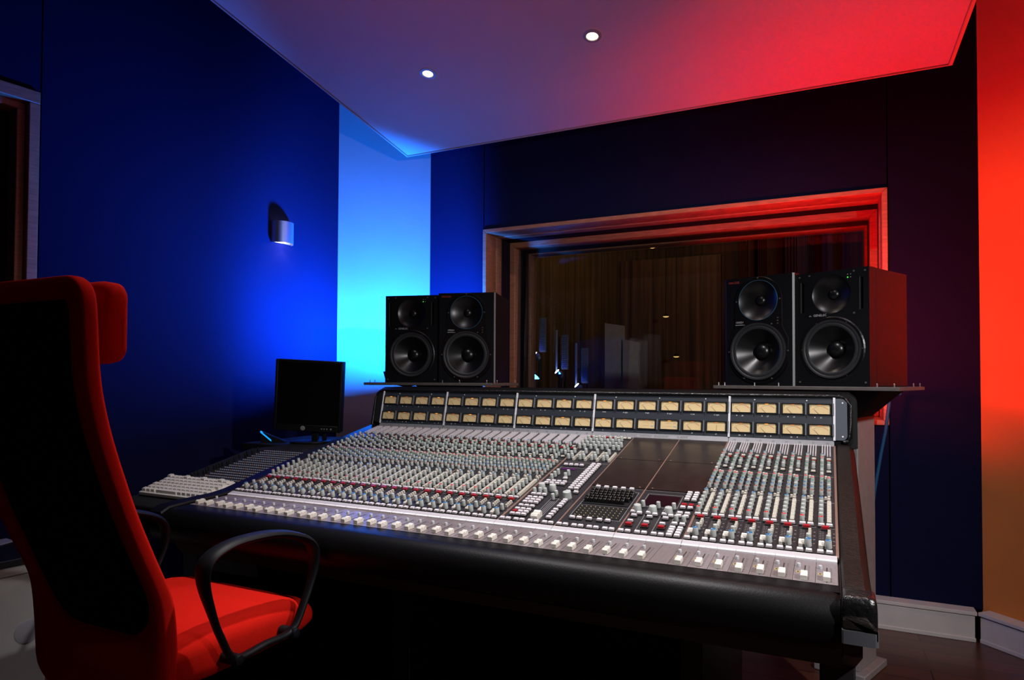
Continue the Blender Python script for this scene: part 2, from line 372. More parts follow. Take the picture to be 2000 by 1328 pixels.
# control room window: three stepped timber rings with black felt between, two panes
win = bpy.data.objects.new('window_1', None); COL.objects.link(win); struct(win, 'wide control room window with stepped timber frame')
def ringbox(mb, ox, iz, y0, y1, outx, mi=0):      # ring between opening inset ox and outer margin outx
    X0, X1, Z0, Z1 = WX0+ox, WX1-ox, WZ0+iz, WZ1-iz
    A = [(WX0-outx, WZ0-outx), (WX1+outx, WZ0-outx), (WX1+outx, WZ1+outx), (WX0-outx, WZ1+outx)]
    B = [(X0, Z0), (X1, Z0), (X1, Z1), (X0, Z1)]
    for i in range(4):
        j = (i+1) % 4
        mb.loft([[Vector((A[i][0], y0, A[i][1])), Vector((B[i][0], y0, B[i][1])), Vector((B[i][0], y1, B[i][1])), Vector((A[i][0], y1, A[i][1]))],
                 [Vector((A[j][0], y0, A[j][1])), Vector((B[j][0], y0, B[j][1])), Vector((B[j][0], y1, B[j][1])), Vector((A[j][0], y1, A[j][1]))]], mi)
b = MB(); ringbox(b, 0, 0, 1.243, 1.368, 0.024); ringbox(b, 0.004, 0.004, 1.376, 1.45, 0.02); b.build('window_frame', WOOD, win, bevel=0.003)
b = MB(); ringbox(b, 0.0, 0.0, 1.45, 1.58, 0.02); ringbox(b, 0.035, 0.035, 1.675, 1.80, 0.02); b.build('felt_reveal', FELT, win)
b = MB(); ringbox(b, 0.035, 0.035, 1.58, 1.675, 0.02); b.build('window_frame', WOOD, win, bevel=0.003)
b = MB(); ringbox(b, 0.050, 0.044, 1.80, 1.90, 0.02); b.build('window_frame', WOOD, win, bevel=0.003)
b = MB(); b.loft([[Vector((WX0+0.03, 1.612, WZ0+0.03)), Vector((WX1-0.03, 1.612, WZ0+0.03)), Vector((WX1-0.03, 1.618, WZ0+0.03)), Vector((WX0+0.03, 1.618, WZ0+0.03))],
                  [Vector((WX0+0.03, 1.640, WZ1-0.03)), Vector((WX1-0.03, 1.640, WZ1-0.03)), Vector((WX1-0.03, 1.646, WZ1-0.03)), Vector((WX0+0.03, 1.646, WZ1-0.03))]])
b.build('glass_pane', GLASS, win)
b = MB(); b.box((WX0+0.06, 1.848, WZ0+0.06), (WX1-0.06, 1.854, WZ1-0.06)); b.build('glass_pane', GLASS, win)
# ------------------------------------------------------------------ the recording room beyond the glass
SLAT = bpy.data.materials.new('wood_slats'); SLAT.use_nodes = True
nt = SLAT.node_tree; pb = nt.nodes['Principled BSDF']; tc = nt.nodes.new('ShaderNodeTexCoord'); mp = nt.nodes.new('ShaderNodeMapping'); mp.inputs['Scale'].default_value = (9, 9, 0.15)
nz = nt.nodes.new('ShaderNodeTexNoise'); nz.inputs['Scale'].default_value = 3.0; nz.inputs['Detail'].default_value = 6; rp = nt.nodes.new('ShaderNodeValToRGB')
rp.color_ramp.elements[0].position = 0.35; rp.color_ramp.elements[0].color = (0.05, 0.026, 0.014, 1); rp.color_ramp.elements[1].position = 0.68; rp.color_ramp.elements[1].color = (0.20, 0.115, 0.06, 1)
nt.links.new(tc.outputs['Object'], mp.inputs[0]); nt.links.new(mp.outputs[0], nz.inputs['Vector']); nt.links.new(nz.outputs['Fac'], rp.inputs[0]); nt.links.new(rp.outputs[0], pb.inputs['Base Color']); pb.inputs['Roughness'].default_value = 0.6
b = MB(); b.box((-3.2, 1.95, -0.1), (3.0, 5.2, 0)); struct(b.build('floor_recording_room', mat('dark_carpet', (0.03, 0.022, 0.02), 0.9)), 'dark floor of the recording room')
b = MB(); b.box((-3.2, 5.0, 0), (3.0, 5.2, 3.4)); struct(b.build('wall_recording_room_back', SLAT), 'dim wood panelled wall beyond the window')
b = MB(); b.box((-3.3, 1.95, 0), (-3.2, 5.2, 3.4)); struct(b.build('wall_recording_room_left', SLAT), 'dim wood panelled side wall beyond the window')
b = MB(); b.box((3.0, 1.95, 0), (3.1, 5.2, 3.4)); struct(b.build('wall_recording_room_right', BLACKM), 'dark side wall beyond the window')
b = MB(); b.box((-3.2, 1.95, 3.3), (3.0, 5.2, 3.4)); struct(b.build('ceiling_recording_room', BLACKM), 'dark ceiling of the recording room')
for x, wd in ((1.42, 0.11), (1.60, 0.06), (0.98, 0.10), (1.16, 0.08)):
    b = MB(); n = 12
    b.loft([[Vector((x + wd*(k/n-0.5), 4.55 + 0.02*math.sin(k*2.1), z)) for k in range(n+1)] + [Vector((x + wd*(0.5-k/n), 4.565 + 0.02*math.sin((n-k)*2.1), z)) for k in range(n+1)] for z in (0.0, 3.2)])
    o = b.build('curtain', mat('brown_curtain', (0.21, 0.135, 0.07), 0.9), smooth=60)
    tag(o, {1.42: 'narrow brown curtain beyond the window, just left of the red lit jamb', 1.60: 'thin brown curtain strip right beside the red lit jamb of the window', 0.98: 'brown curtain beyond the glass above the right speakers', 1.16: 'dark brown curtain strip between two others beyond the glass'}[x], 'curtain', 'curtains beyond the window')
b = MB(); b.box((-0.10, 3.92, 0.02), (0.86, 3.97, 2.28)); b.box((-0.10, 3.90, 0.0), (0.86, 3.99, 0.03)); o = b.build('wood_screen', SLAT)
tag(o, 'tall brown wooden screen in the recording room beyond the window', 'screen')
for i, (x0, x1, zt, y, lb) in enumerate(((-0.03, 0.145, 1.62, 3.30, 'taller grey reflection in the window glass, modelled as a standing panel'), (0.155, 0.30, 1.47, 3.22, 'shorter grey reflection in the window glass, modelled as a standing panel, right of the taller one'))):  # reflections of papers in the glass, built as standing panels
    t = thing('paper_reflection', lb, 'reflection', ((x0+x1)/2, y, 0), 0, 'grey reflections in the window')
    b = MB(); w_ = (x1-x0)/2; b.loft([[Vector((-w_, -0.03, 0.05)), Vector((w_, -0.06, 0.05)), Vector((w_, -0.01, 0.05)), Vector((-w_, 0.02, 0.05))], [Vector((-w_, -0.03, zt+0.01)), Vector((w_, -0.06, zt-0.02)), Vector((w_, -0.01, zt-0.02)), Vector((-w_, 0.02, zt+0.01))]])
    b.build('reflection_panel', mat('grey_reflection', (0.62, 0.60, 0.57), 0.9, noise=0.1, nscale=20), t)
    for sx in (-1, 1):
        b = MB(); b.box((sx*w_*0.8-0.012, -0.14, 0), (sx*w_*0.8+0.012, 0.10, 0.05)); b.build('foot', BLACK, t)
# reflections of the blue flood in the glazing, built as three glowing stand lamps
for i, (x, y, z, lb) in enumerate(((-0.425, 2.65, 1.338, 'leftmost and highest of three blue window reflections modelled as stand lamps'), (-0.23, 2.65, 1.195, 'middle one of three blue window reflections modelled as stand lamps'), (-0.05, 2.62, 1.085, 'lowest and rightmost of three blue window reflections modelled as stand lamps'))):
    t = thing('flood_reflection', lb, 'lamp', (x, y, 0), 0, 'blue reflections in the window')
    b = MB(); b.lathe([(0.065, 0), (0.065, 0.012), (0.012, 0.02), (0.008, 0.03), (0.008, z-0.03)], lambda p, q, h: Vector((p+0.03, q+0.02, h)), 14, 0, cap1=True); b.build('stand', BLACK, t, smooth=40)
    ax = Vector((0.72, 0, 0.70)); Fh = frame((0, 0, z), Vector((0, 1, 0)), ax, Vector((0.70, 0, -0.72)))
    b = MB(); b.lathe([(0.0, -0.004), (0.012, -0.003), (0.0155, 0.002)], lambda p, q, h: Fh(p, q*1.5, h-0.006) , 16, 0); b.build('bulb', mat('cold_reflection', (0.9, 0.95, 1), 0.3, emit=(0.72, 0.86, 1.0), estr=8), t, smooth=60)
    b = MB(); b.lathe([(0.017, 0.0), (0.020, 0.02), (0.010, 0.045)], lambda p, q, h: Fh(p, q*1.5, h+0.012), 16, 0, cap1=True); b.build('head', mat('reflection_head', (0.35, 0.37, 0.40), 0.4, metal=0.5), t, smooth=50)
    b = MB()
    for k in range(16): b.box((0.022, 0.03, z+0.03+k*0.0165), (0.075, 0.042, z+0.041+k*0.0165))
    b.box((0.02, 0.042, z+0.02), (0.078, 0.046, z+0.30)); b.build('reflection_shield', mat('reflection_shield', (0.30, 0.32, 0.38), 0.5), t)
    b = MB(); b.lathe([(0.009, z+0.0), (0.009, z+0.34)], lambda p, q, h: Vector((p-0.022, q+0.036, h)), 10, 0, cap0=True, cap1=True); b.build('side_tube', mat('pale_tube', (0.45, 0.46, 0.5), 0.4), t, smooth=40)
    point('blue_reflection_glow', (x-0.004, y-0.035, z+0.045), 0.12, (0.01, 0.07, 1.0), 0.012)  # added light for the blue glow round each reflection
for i, (x, y, z, lb) in enumerate(((0.335, 3.50, 2.315, 'small warm window reflection modelled as a hanging lamp, highest of three'), (0.455, 3.50, 1.695, 'small warm window reflection modelled as a hanging lamp, middle of three'), (0.545, 3.50, 1.342, 'small warm window reflection modelled as a hanging lamp, lowest of three'))):  # reflections of the downlights in the glass, built as glowing hanging lamps
    t = thing('downlight_reflection', lb, 'downlight reflection', (x, y, z), 0, 'warm reflections in the window')
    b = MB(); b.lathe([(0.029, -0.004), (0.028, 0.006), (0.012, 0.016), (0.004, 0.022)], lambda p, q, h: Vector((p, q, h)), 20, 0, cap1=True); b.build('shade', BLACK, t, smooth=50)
    b = MB(); b.lathe([(0.0, -0.014), (0.012, -0.013), (0.022, -0.009), (0.027, -0.003)], lambda p, q, h: Vector((p, q, h)), 20, 0); b.build('bulb', mat('warm_reflection', (1, 0.8, 0.5), 0.4, emit=(1.0, 0.58, 0.18), estr=1.1), t, smooth=60)
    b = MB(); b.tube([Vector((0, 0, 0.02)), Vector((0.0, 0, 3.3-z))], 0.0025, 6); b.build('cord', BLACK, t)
for i, (x, y, zt, lb) in enumerate(((-0.335, 2.95, 1.50, 'dark microphone stand beyond the window, between the two left blue reflections'), (-0.135, 2.95, 1.60, 'taller dark microphone stand beyond the window, near the lowest blue reflection'))):
    t = thing('microphone_stand', lb, 'microphone stand', (x, y, 0), 0, 'microphone stands beyond the window')
    b = MB(); b.lathe([(0.011, 0.10), (0.011, 0.95), (0.008, 0.96), (0.008, zt)], lambda p, q, h: Vector((p, q, h)), 10, 0, cap0=True, cap1=True); b.build('pole', BLACK, t, smooth=40)
    for k in range(3):
        a = 2*PI*k/3 + 0.5; b = MB(); b.tube([Vector((0, 0, 0.30)), Vector((0.085*math.cos(a), 0.085*math.sin(a), 0.01))], 0.008, 8); b.build('leg', BLACK, t)
    b = MB(); b.tube([Vector((-0.05, 0, 1.20)), Vector((0.05, 0, 1.27)), Vector((0.06, 0, 1.15)), Vector((0.045, 0, 1.0))], 0.006, 8); b.tube([Vector((0.03, 0, 1.28)), Vector((0.055, 0, 1.24))], 0.02, 10); b.build('microphone', BLACKM, t)
point('recording_room_glow', (0.6, 3.0, 2.9), 9.0, (1.0, 0.72, 0.42), 0.15)
spot('recording_room_wash', (-1.6, 3.2, 3.0), (-1.5, 5.0, 1.6), 20, (1.0, 0.55, 0.16), 110, 0.8, 0.1)

# ------------------------------------------------------------------ the mixing console
con = thing('mixing_console', 'long black mixing console full of grey knobs and white faders under a row of meters', 'mixing console')
CW = 0.04
SA = Vector((0, 0, 0.935)); SD = Vector((0, -0.7639, -0.1636)).normalized(); SN = Vector((0, SD.z, -SD.y)); SN = SN if SN.z > 0 else -SN
SF = lambda c, v, h: SA + Vector((c*CW, 0, 0)) + SD*v + SN*h                 # channel surface: channels across, metres down, height
SM = lambda x, y, z: SA + Vector((x, 0, 0)) - SD*y + SN*z                    # same plane in metres with y up the slope
WA = Vector((0, -0.7862, 0.7654)); WD = (Vector((0, -0.9248, 0.7603)) - WA).normalized(); WN = Vector((0, WD.z, -WD.y)); WN = WN if WN.z > 0 else -WN
WF = lambda c, v, h: WA + Vector((c*CW, 0, 0)) + WD*v + WN*h                 # fader plate
BA = Vector((0, 0.0158, 0.9507)); BU = (Vector((0, 0.047, 1.085)) - BA).normalized(); BN = Vector((0, -BU.z, BU.y))
BF_ = lambda x, t, h: BA + Vector((x, 0, 0)) + BU*t + BN*h                    # meter bridge face, metres
BH = 0.1379
BAYS = [(0, 8), (8, 16), (16, 24), (24, 28), (28, 32), (32, 36), (36, 44)]
MBAYS = [(0, 8, 4), (8, 16, 4), (16, 24, 4), (24, 36, 6), (36, 44, 4)]
rot_surface = Matrix((( 1, 0, 0), (0, -SD.y, SN.y), (0, -SD.z, SN.z))).to_euler()
rot_fader = Matrix((( 1, 0, 0), (0, -WD.y, WN.y), (0, -WD.z, WN.z))).to_euler()

# trunk below the surface
b = MB()
prof = [(-0.925, 0.735), (-0.945, 0.66), (-0.90, 0.60), (-0.60, 0.497), (0.26, 0.44), (0.26, 0.93), (0.0, 0.927), (-0.78, 0.758)]
b.loft([[Vector((x, y, z)) for y, z in prof] for x in (-0.06, 1.765)])
b.build('trunk', BLACK, con)
for x0, x1 in ((-0.44, -0.36), (0.52, 0.58), (1.40, 1.455), (1.722, 1.797)):
    b = MB(); b.box((x0, -0.60, 0.0), (x1, 0.24, 0.50 if x0 > 0 else 0.6)); b.build('leg', BLACK, con, bevel=0.004)
for x in (0.624, 0.946, 1.431):
    b = MB(); b.box((x-0.0035, -0.606, 0.500), (x+0.0035, -0.598, 0.562)); b.build('brass_edge_strip', mat('dull_brass', (0.30, 0.19, 0.08), 0.5, metal=0.4), con)
for x in (-0.351, -0.237):
    b = MB(); b.box((x-0.012, -0.606, 0.515), (x+0.012, -0.600, 0.562)); b.box((x-0.006, -0.607, 0.525), (x+0.006, -0.6058, 0.55), 1)
    b.build('connector_plate', [mat('dull_nickel', (0.30, 0.28, 0.25), 0.5, metal=0.4), INK], con)
b = MB(); b.box((-0.36, 0.18, 0.0), (1.40, 0.20, 0.50)); b.build('dark_backing', BLACK, con)  # added black sheet that keeps the space between the legs dark
# front lower panels hanging under the trunk on the left bay
b = MB(); b.box((-0.43, -0.598, 0.44), (-0.06, 0.22, 0.60)); b.build('end_trunk', BLACK, con)
# padded arm roll along the front
b = MB(); rings = []
for x in (-0.06, -0.055, 0.3, 0.8, 1.3, 1.75, 1.762):
    k = 0.93 if x in (-0.06, 1.762) else 1.0
    ring = []
    for i in range(20):
        a = 2*PI*i/20; ry, rz = 0.048*k, 0.052*k
        ring.append(Vector((x, -0.968 + ry*math.cos(a), 0.707 + rz*math.sin(a))))
    rings.append(ring)
b.loft(rings); b.build('arm_roll', VINYL, con, smooth=50)
b = MB(); b.loft([[Vector((x, y, z)) for y, z in ((-0.926, 0.7595), (-0.926, 0.70), (-0.965, 0.70), (-0.965, 0.7587))] for x in (-0.055, 1.762)])
b.build('arm_roll_backing', VINYL, con)
# padded end cheeks
def cheek(sx, x_in, x_mid, x_out, m, dz):
    st = [(0.055, 0.945), (-0.2, 0.894), (-0.365, 0.862), (-0.502, 0.832), (-0.671, 0.795), (-0.749, 0.778), (-0.80, 0.772), (-0.92, 0.769), (-0.985, 0.765), (-1.012, 0.752), (-1.022, 0.73)]
    mb = MB(); rings = []
    for y, z in st:
        z += dz; rings.append([Vector((x_in, y, z-0.002)), Vector((x_in+sx*0.004, y, z+0.003)), Vector((x_mid, y, z+0.003)), Vector((x_mid+(x_out-x_mid)*0.6, y, z-0.010)), Vector((x_out, y, z-0.040 if y > -1.0 else z-0.03)), Vector((x_out, y, 0.712 if y > -0.7 else 0.716)), Vector((x_in, y, 0.712 if y > -0.7 else 0.716))])
    mb.loft(rings); return mb
cheek(1, 1.7655, 1.802, 1.819, LEATHER, 0.0).build('end_cheek', [WORN], con, smooth=35, label='worn brown leather right end cheek')
cheek(-1, -0.008, -0.060, -0.076, LEATHER, -0.004).build('end_cheek', [VINYL], con, smooth=35, label='dark vinyl left end cheek')
fp = rrect(1.7635, 1.8195, -1.020, -0.955, [0.004, 0.012, 0.003, 0.003], 5)
b = MB(); b.loft([[Vector((1.7915+(x-1.7915)*k, -0.9875+(y+0.9875)*k2, z)) for x, y in fp] for z, k, k2 in ((0.713, 0.98, 0.99), (0.716, 1.0, 1.0), (0.744, 1.0, 1.0), (0.758, 0.97, 0.95), (0.767, 0.88, 0.82), (0.7695, 0.74, 0.62))])
b.build('cheek_nose', LEATHER, con, smooth=60, label='creased leather nose of the right end cheek')
fp = rrect(1.7635, 1.8205, -1.023, 0.04, [0.003, 0.007, 0.003, 0.003], 6)
b = MB(); b.loft([[Vector((x, y, z)) for x, y in fp] for z in (0.689, 0.7125)]); b.build('metal_band', SILVD, con, smooth=30)
b = MB(); b.loft([[Vector((x, y, z)) for y, z in ((-0.995, 0.688), (-0.985, 0.655), (-0.6, 0.49), (0.2, 0.49), (0.2, 0.688))] for x in (1.766, 1.797)]); b.build('end_trunk', BLACK, con)

# channel plates, seams, strips
for c0, c1 in BAYS:
    b = MB(); b.fbox(SF, (c0+0.03, 0.0, -0.012), (c1-0.03, 0.781, 0)); 
    if c1 - c0 == 8:
        for c in range(c0+1, c1): b.fbox(SF, (c-0.012, 0.004, 0), (c+0.012, 0.78, 0.0006), 1)
        for c in range(c0, c1):
            for v, u0, u1 in ((0.285, 0.05, 0.95), (0.475, 0.05, 0.95), (0.633, 0.5, 0.92), (0.297, 0.3, 0.7)):
                b.fbox(SF, (c+u0, v, 0), (c+u1, v+0.0012, 0.0004), 2)
            b.fbox(SF, (c+0.20, 0.652, 0), (c+0.26, 0.738, 0.0005), 3)
            for k in range(9): b.fbox(SF, (c+0.10, 0.655+k*0.009, 0), (c+0.34, 0.656+k*0.009, 0.0004), 2)
            for k in range(4): b.fbox(SF, (c+0.80, 0.66+k*0.02, 0), (c+0.90, 0.6615+k*0.02, 0.0004), 2)
    b.build('channel_plate', [PLATE, BLACKM, LINE, INK], con)
b = MB()
for c in (0, 8, 16, 24, 28, 32, 36, 44):
    wd = 0.07 if c in (24, 36, 0, 44) else 0.045
    b.fbox(SF, (c-wd, 0.002, -0.01), (c+wd, 0.781, 0.002))
b.build('seam_trim', SEAM, con)
for c0, c1, n in MBAYS:
    b = MB(); P0 = SA; 
    lo0, hi0 = Vector((0, 0.0005, 0.9345)), Vector((0, 0.0145, 0.9505))
    X0, X1 = Vector((c0*CW+0.0006, 0, 0)), Vector((c1*CW-0.0006, 0, 0)); bk = Vector((0, 0.012, -0.006))
    b.loft([[lo0+X0, hi0+X0, hi0+X0+bk, lo0+X0+bk], [lo0+X1, hi0+X1, hi0+X1+bk, lo0+X1+bk]])
    b.build('number_strip', STRIPG, con)
for c0, c1 in BAYS:
    b = MB(); A0, A1 = Vector((0, -0.7645, 0.776)), Vector((0, -0.7862, 0.7695)); dn = Vector((0, 0.001, -0.010))
    X0, X1 = Vector((c0*CW+0.0008, 0, 0)), Vector((c1*CW-0.0008, 0, 0))
    b.loft([[A0+X0, A1+X0, A1+X0+dn, A0+X0+dn], [A0+X1, A1+X1, A1+X1+dn, A0+X1+dn]])
    nn_ = Vector((0, -0.0002, 0.0006))
    for c in range(c0+1, c1): b.loft([[A0+nn_+Vector((c*CW+s*0.0006, 0, 0)), A1+nn_+Vector((c*CW+s*0.0006, 0, 0)), A1+Vector((c*CW+s*0.0006, 0, 0)), A0+Vector((c*CW+s*0.0006, 0, 0))] for s in (-1, 1)], 1)
    q = A0.lerp(A1, 0.5)+nn_
    b.loft([[q+X0+Vector((0,0.0004,0)), q+X0-Vector((0,0.0004,0.0002)), A1+X0+Vector((0,0.002,0)), A0+X0-Vector((0,0.002,0))], [q+X1+Vector((0,0.0004,0)), q+X1-Vector((0,0.0004,0.0002)), A1+X1+Vector((0,0.002,0)), A0+X1-Vector((0,0.002,0))]], 1)
    b.build('scribble_strip', [SCRIB, mat('strip_line', (0.45, 0.43, 0.45), 0.5)], con)
for k, (c0, c1) in enumerate(BAYS):
    b = MB()
    for c in range(c0, c1):
        mi = (0, 1)[(c*7 % 5) in (1, 4)]
        b.fbox(WF, (c+0.012, 0.0, -0.02), (c+0.988, 0.1386, 0), mi)
        if c == 35: continue
        b.fbox(WF, (c+0.47, 0.035, 0), (c+0.53, 0.13, 0.0004), 2)
        b.fbox(WF, (c+0.10, 0.076, 0), (c+0.29, 0.089, 0.0006), 3); b.fbox(WF, (c+0.15, 0.080, 0), (c+0.25, 0.085, 0.0009), 2)
        for t in range(11): b.fbox(WF, (c+0.64, 0.038+t*0.0088, 0), (c+0.74, 0.0386+t*0.0088, 0.0004), 4)
    b.fbox(WF, (c0, 0, -0.02), (c1, 0.1386, -0.0006), 2)
    b.build('fader_plate', [FADERP, FADERP2, INK, BADGE, mat('plate_tick', (0.10, 0.085, 0.085), 0.5)], con)

# fader caps: two ridges with a dip between
def fader_cap(L, W, H):
    mb = MB(); rings = []
    for y, z in ((-L/2, 0.0), (-L/2, H*0.72), (-L*0.36, H), (-L*0.10, H*0.93), (0, H*0.62), (L*0.10, H*0.93), (L*0.36, H), (L/2, H*0.72), (L/2, 0.0)):
        rings.append([Vector((-W/2, y, 0.0004)), Vector((-W/2, y, max(z-0.0008, 0.0006))), Vector((-W/2+0.001, y, max(z, 0.0008))), Vector((W/2-0.001, y, max(z, 0.0008))), Vector((W/2, y, max(z-0.0008, 0.0006))), Vector((W/2, y, 0.0004))])
    mb.loft(rings); return mb.mesh('fader_cap', [FCAP], smooth=35)
capm = fader_cap(0.027, 0.0125, 0.0125); scapm = fader_cap(0.021, 0.0115, 0.0115); bcapm = fader_cap(0.034, 0.019, 0.017)
for c in range(44):
    if c != 35: inst(capm, 'fader_cap', con, WF(c+0.5, 0.116 + 0.004*math.sin(c*2.3), 0.0), rot_fader)
for c in list(range(0, 24)) + list(range(36, 44)):
    inst(scapm, 'small_fader_cap', con, SF(c+0.23, 0.735 + (0.003*math.sin(c*1.7) if c < 36 else 0.0), 0.0004), rot_surface)
inst(bcapm, 'master_fader_cap', con, SF(26.37, 0.737, 0.0004), rot_surface)

# knobs
def knob_mb(r, h, cap):
    mb = MB(); F = lambda x, y, z: Vector((x, y, z))
    mb.lathe([(r*1.3, 0.0), (r*1.22, h*0.16), (r*1.0, h*0.2)], F, 10, 1, cap0=True)
    mb.lathe([(r*1.0, h*0.2), (r*0.88, h*0.965), (r*0.84, h*0.985)], F, 10, 0)
    mb.lathe([(r*0.84, h*0.985), (r*0.74, h)], F, 10, 2, cap1=True)
    mb.add([F(-r*0.12, r*0.2, h+0.0003), F(r*0.12, r*0.2, h+0.0003), F(r*0.12, r*0.68, h+0.0003), F(-r*0.12, r*0.68, h+0.0003)], [(0, 1, 2, 3)], 3)
    return mb
KCOL = {'g': KNOBG, 'r': CAPR, 'n': CAPG, 'b': CAPB, 'w': CREAM, 'o': CAPN}
KMB, KME = {}, {}
for kind, (r, h) in {'s': (0.0052, 0.0165), 'm': (0.0057, 0.0190), 'l': (0.0072, 0.0220), 'x': (0.0105, 0.021), 'y': (0.0130, 0.023), 'c': (0.0050, 0.0120)}.items():
    for k in KCOL: KMB[kind+k] = knob_mb(r, h, k)
KN = []          # (kind, c, v)
BN_ = []         # (kind, c, v)
for c in list(range(0, 24)) + list(range(36, 44)):
    for i in range(11):
        for u in (0.15, 0.33, 0.51, 0.69):
            if u > 0.5 or i < 10: BN_.append(('t', c+u, 0.010+i*0.0094))
    A = [('s', 'b', 0.16, 0.130), ('s', 'r', 0.16, 0.160), ('s', 'g', 0.16, 0.188), ('s', 'n', 0.16, 0.216), ('s', 'n', 0.16, 0.244), ('s', 'g', 0.16, 0.268),
         ('s', 'n', 0.60, 0.200), ('s', 'g', 0.60, 0.226),
         ('s', 'w', 0.16, 0.300), ('s', 'r', 0.16, 0.326), ('s', 'n', 0.16, 0.352), ('s', 'b', 0.16, 0.378), ('s', 'b', 0.16, 0.405), ('s', 'o', 0.16, 0.432),
         ('s', 'r', 0.60, 0.336), ('s', 'n', 0.60, 0.362), ('s', 'g', 0.60, 0.386), ('s', 'b', 0.60, 0.410), ('s', 'o', 0.60, 0.434),
         ('m', 'b', 0.17, 0.486), ('m', 'g', 0.17, 0.512), ('m', 'g', 0.17, 0.538), ('m', 'g', 0.17, 0.563), ('m', 'g', 0.17, 0.587), ('m', 'r', 0.17, 0.610),
         ('m', 'g', 0.575, 0.712), ('l', 'b', 0.575, 0.744)]
    KN += [(s+k, c+u, v) for s, k, u, v in A]
    BN_ += [('w', c+0.60, 0.142), ('wr', c+0.60, 0.160), ('w', c+0.60, 0.252), ('k', c+0.42, 0.302), ('k', c+0.60, 0.306), ('k', c+0.42, 0.458), ('k', c+0.60, 0.452), ('k', c+0.60, 0.468),
           ('p', c+0.20, 0.626), ('p', c+0.62, 0.626), ('R', c+0.42, 0.642), ('q', c+0.18, 0.766), ('q', c+0.62, 0.766)]
    BN_ += [('s', c+0.61, 0.486+i*0.0088) for i in range(15)]
    BN_ += [('k', c+0.61, 0.660+i*0.0095) for i in range(4)]
# centre sections
for m_ in range(4):
    for (u, v, k) in ((0.25, 0.055, 'g'), (0.7, 0.055, 'g'), (0.25, 0.088, 'g'), (0.7, 0.088, 'g'), (0.25, 0.122, 'g'), (0.7, 0.122, 'g'), (0.25, 0.155, 'g'), (0.7, 0.155, 'g'), (0.25, 0.205, 'g'), (0.25, 0.236, 'g'), (0.25, 0.267, 'g'), (0.55, 0.262, 'g')):
        if not (m_ == 3 and u > 0.6 and v < 0.1): KN.append(('m'+k, 24+m_+u, v))
    for i in range(2): BN_.append(('wr' if i == m_ % 2 and m_ < 3 else 'w', 24+m_+0.3+i*0.4, 0.022))
    for i in range(8): BN_.append(('k', 24+m_+0.75, 0.200+i*0.0105))
BN_ += [('q', 24.62+i*0.44, 0.330) for i in range(4)]
KN += [('mg', 24.72, 0.462), ('mg', 24.74, 0.438), ('mg', 24.80, 0.416), ('mg', 25.66, 0.444), ('mg', 25.66, 0.418), ('xg', 24.78, 0.545), ('xg', 25.68, 0.550), ('yg', 27.22, 0.598),
       ('mg', 24.58, 0.580), ('mg', 24.97, 0.576), ('mg', 25.36, 0.576), ('mg', 26.30, 0.612), ('mg', 26.32, 0.588)]
BN_ += [('q', 25.70, 0.452)] + [('q', 24.64+i*0.43, 0.482+j*0.017) for i in range(4) for j in range(2)]
BN_ += [('q', 26.80+i*0.44, 0.314+j*0.0163) for i in range(2) for j in range(14)] + [('q', 26.85, 0.552), ('q', 27.45, 0.552)]
BN_ += [('q', 24.58+i*0.41, 0.590) for i in range(3)] + [('q', 24.58+i*0.41, 0.616+j*0.017) for i in range(3) for j in range(3)] + [('q', 24.58+i*0.41, 0.676) for i in range(3)]
BN_ += [('qr' if (i == 0 and j == 1) else 'q', 24.58+i*0.41, 0.700+j*0.0165) for i in range(3) for j in range(3)]
BN_ += [('q', 27.24, 0.616+j*0.0150) for j in range(4)] + [('q', 27.20, 0.684+j*0.0168) for j in range(4)]
BN_ += [('q', c+u, 0.766) for c in range(24, 35) for u in (0.24, 0.66)]
BN_ += [('q', 28.66+i*0.615, 0.497) for i in range(5)] + [('q', x, 0.719) for x in (28.70, 29.16, 29.84, 30.52, 31.06)]
for m_ in range(3):
    KN += [('mg', 32.62+m_, 0.606), ('xg', 32.46+m_, 0.640)]
    BN_ += [('q', 32.22+m_, 0.648), ('q', 32.66+m_, 0.654), ('p', 32.42+m_, 0.671), ('p', 32.42+m_, 0.706), ('R', 32.45+m_, 0.727)]
BN_ += [('q', 35.12+i*0.46, 0.492+j*0.0158) for i in range(2) for j in range(4)] + [('qr', 35.12+i*0.46, 0.577) for i in range(2)]
BN_ += [('q', 35.12+i*0.46, v) for i in range(2) for v in (0.594, 0.632, 0.650, 0.698, 0.722, 0.736, 0.750, 0.764)]
KN += [('mg', 35.14, 0.680), ('mg', 35.60, 0.680)]
SEED = random.Random(3)
KSIZE = {'s': 1.0, 'm': 1.15, 'l': 1.45, 'x': 2.2, 'y': 2.8, 'c': 0.8}
def ordered(L, size): return sorted(L, key=lambda t: -size(t)/(SF(t[1], t[2], 0.01) - CAM).length)
kn = ordered(KN, lambda t: KSIZE[t[0][0]])
bank = MB(); allm = [KNOBG, KNOBD] + [KCOL[k] for k in 'grnbwo'] + [LETTER]
for i, (kind, c, v) in enumerate(kn):
    a = SEED.uniform(-1.9, 1.9); ca, sa = math.cos(a), math.sin(a)
    if i < 100:
        if kind not in KME: KME[kind] = KMB[kind].mesh('knob', [KNOBG, KNOBD, KCOL[kind[1]], LETTER], smooth=40)
        e = (Matrix((( 1, 0, 0), (0, -SD.y, SN.y), (0, -SD.z, SN.z))) @ Matrix.Rotation(a, 3, 'Z')).to_euler()
        inst(KME[kind], 'knob', con, SF(c, v, 0.0003), e)
    else:
        mb = KMB[kind]; o = len(bank.v); mp = {0: 0, 1: 1, 2: 2 + 'grnbwo'.index(kind[1]), 3: 8}
        bank.v += [SM(c*CW + p.x*ca - p.y*sa, -v + p.x*sa + p.y*ca, p.z + 0.0003) for p in mb.v]
        bank.f += [[j+o for j in f] for f in mb.f]; bank.m += [mp[q] for q in mb.m]
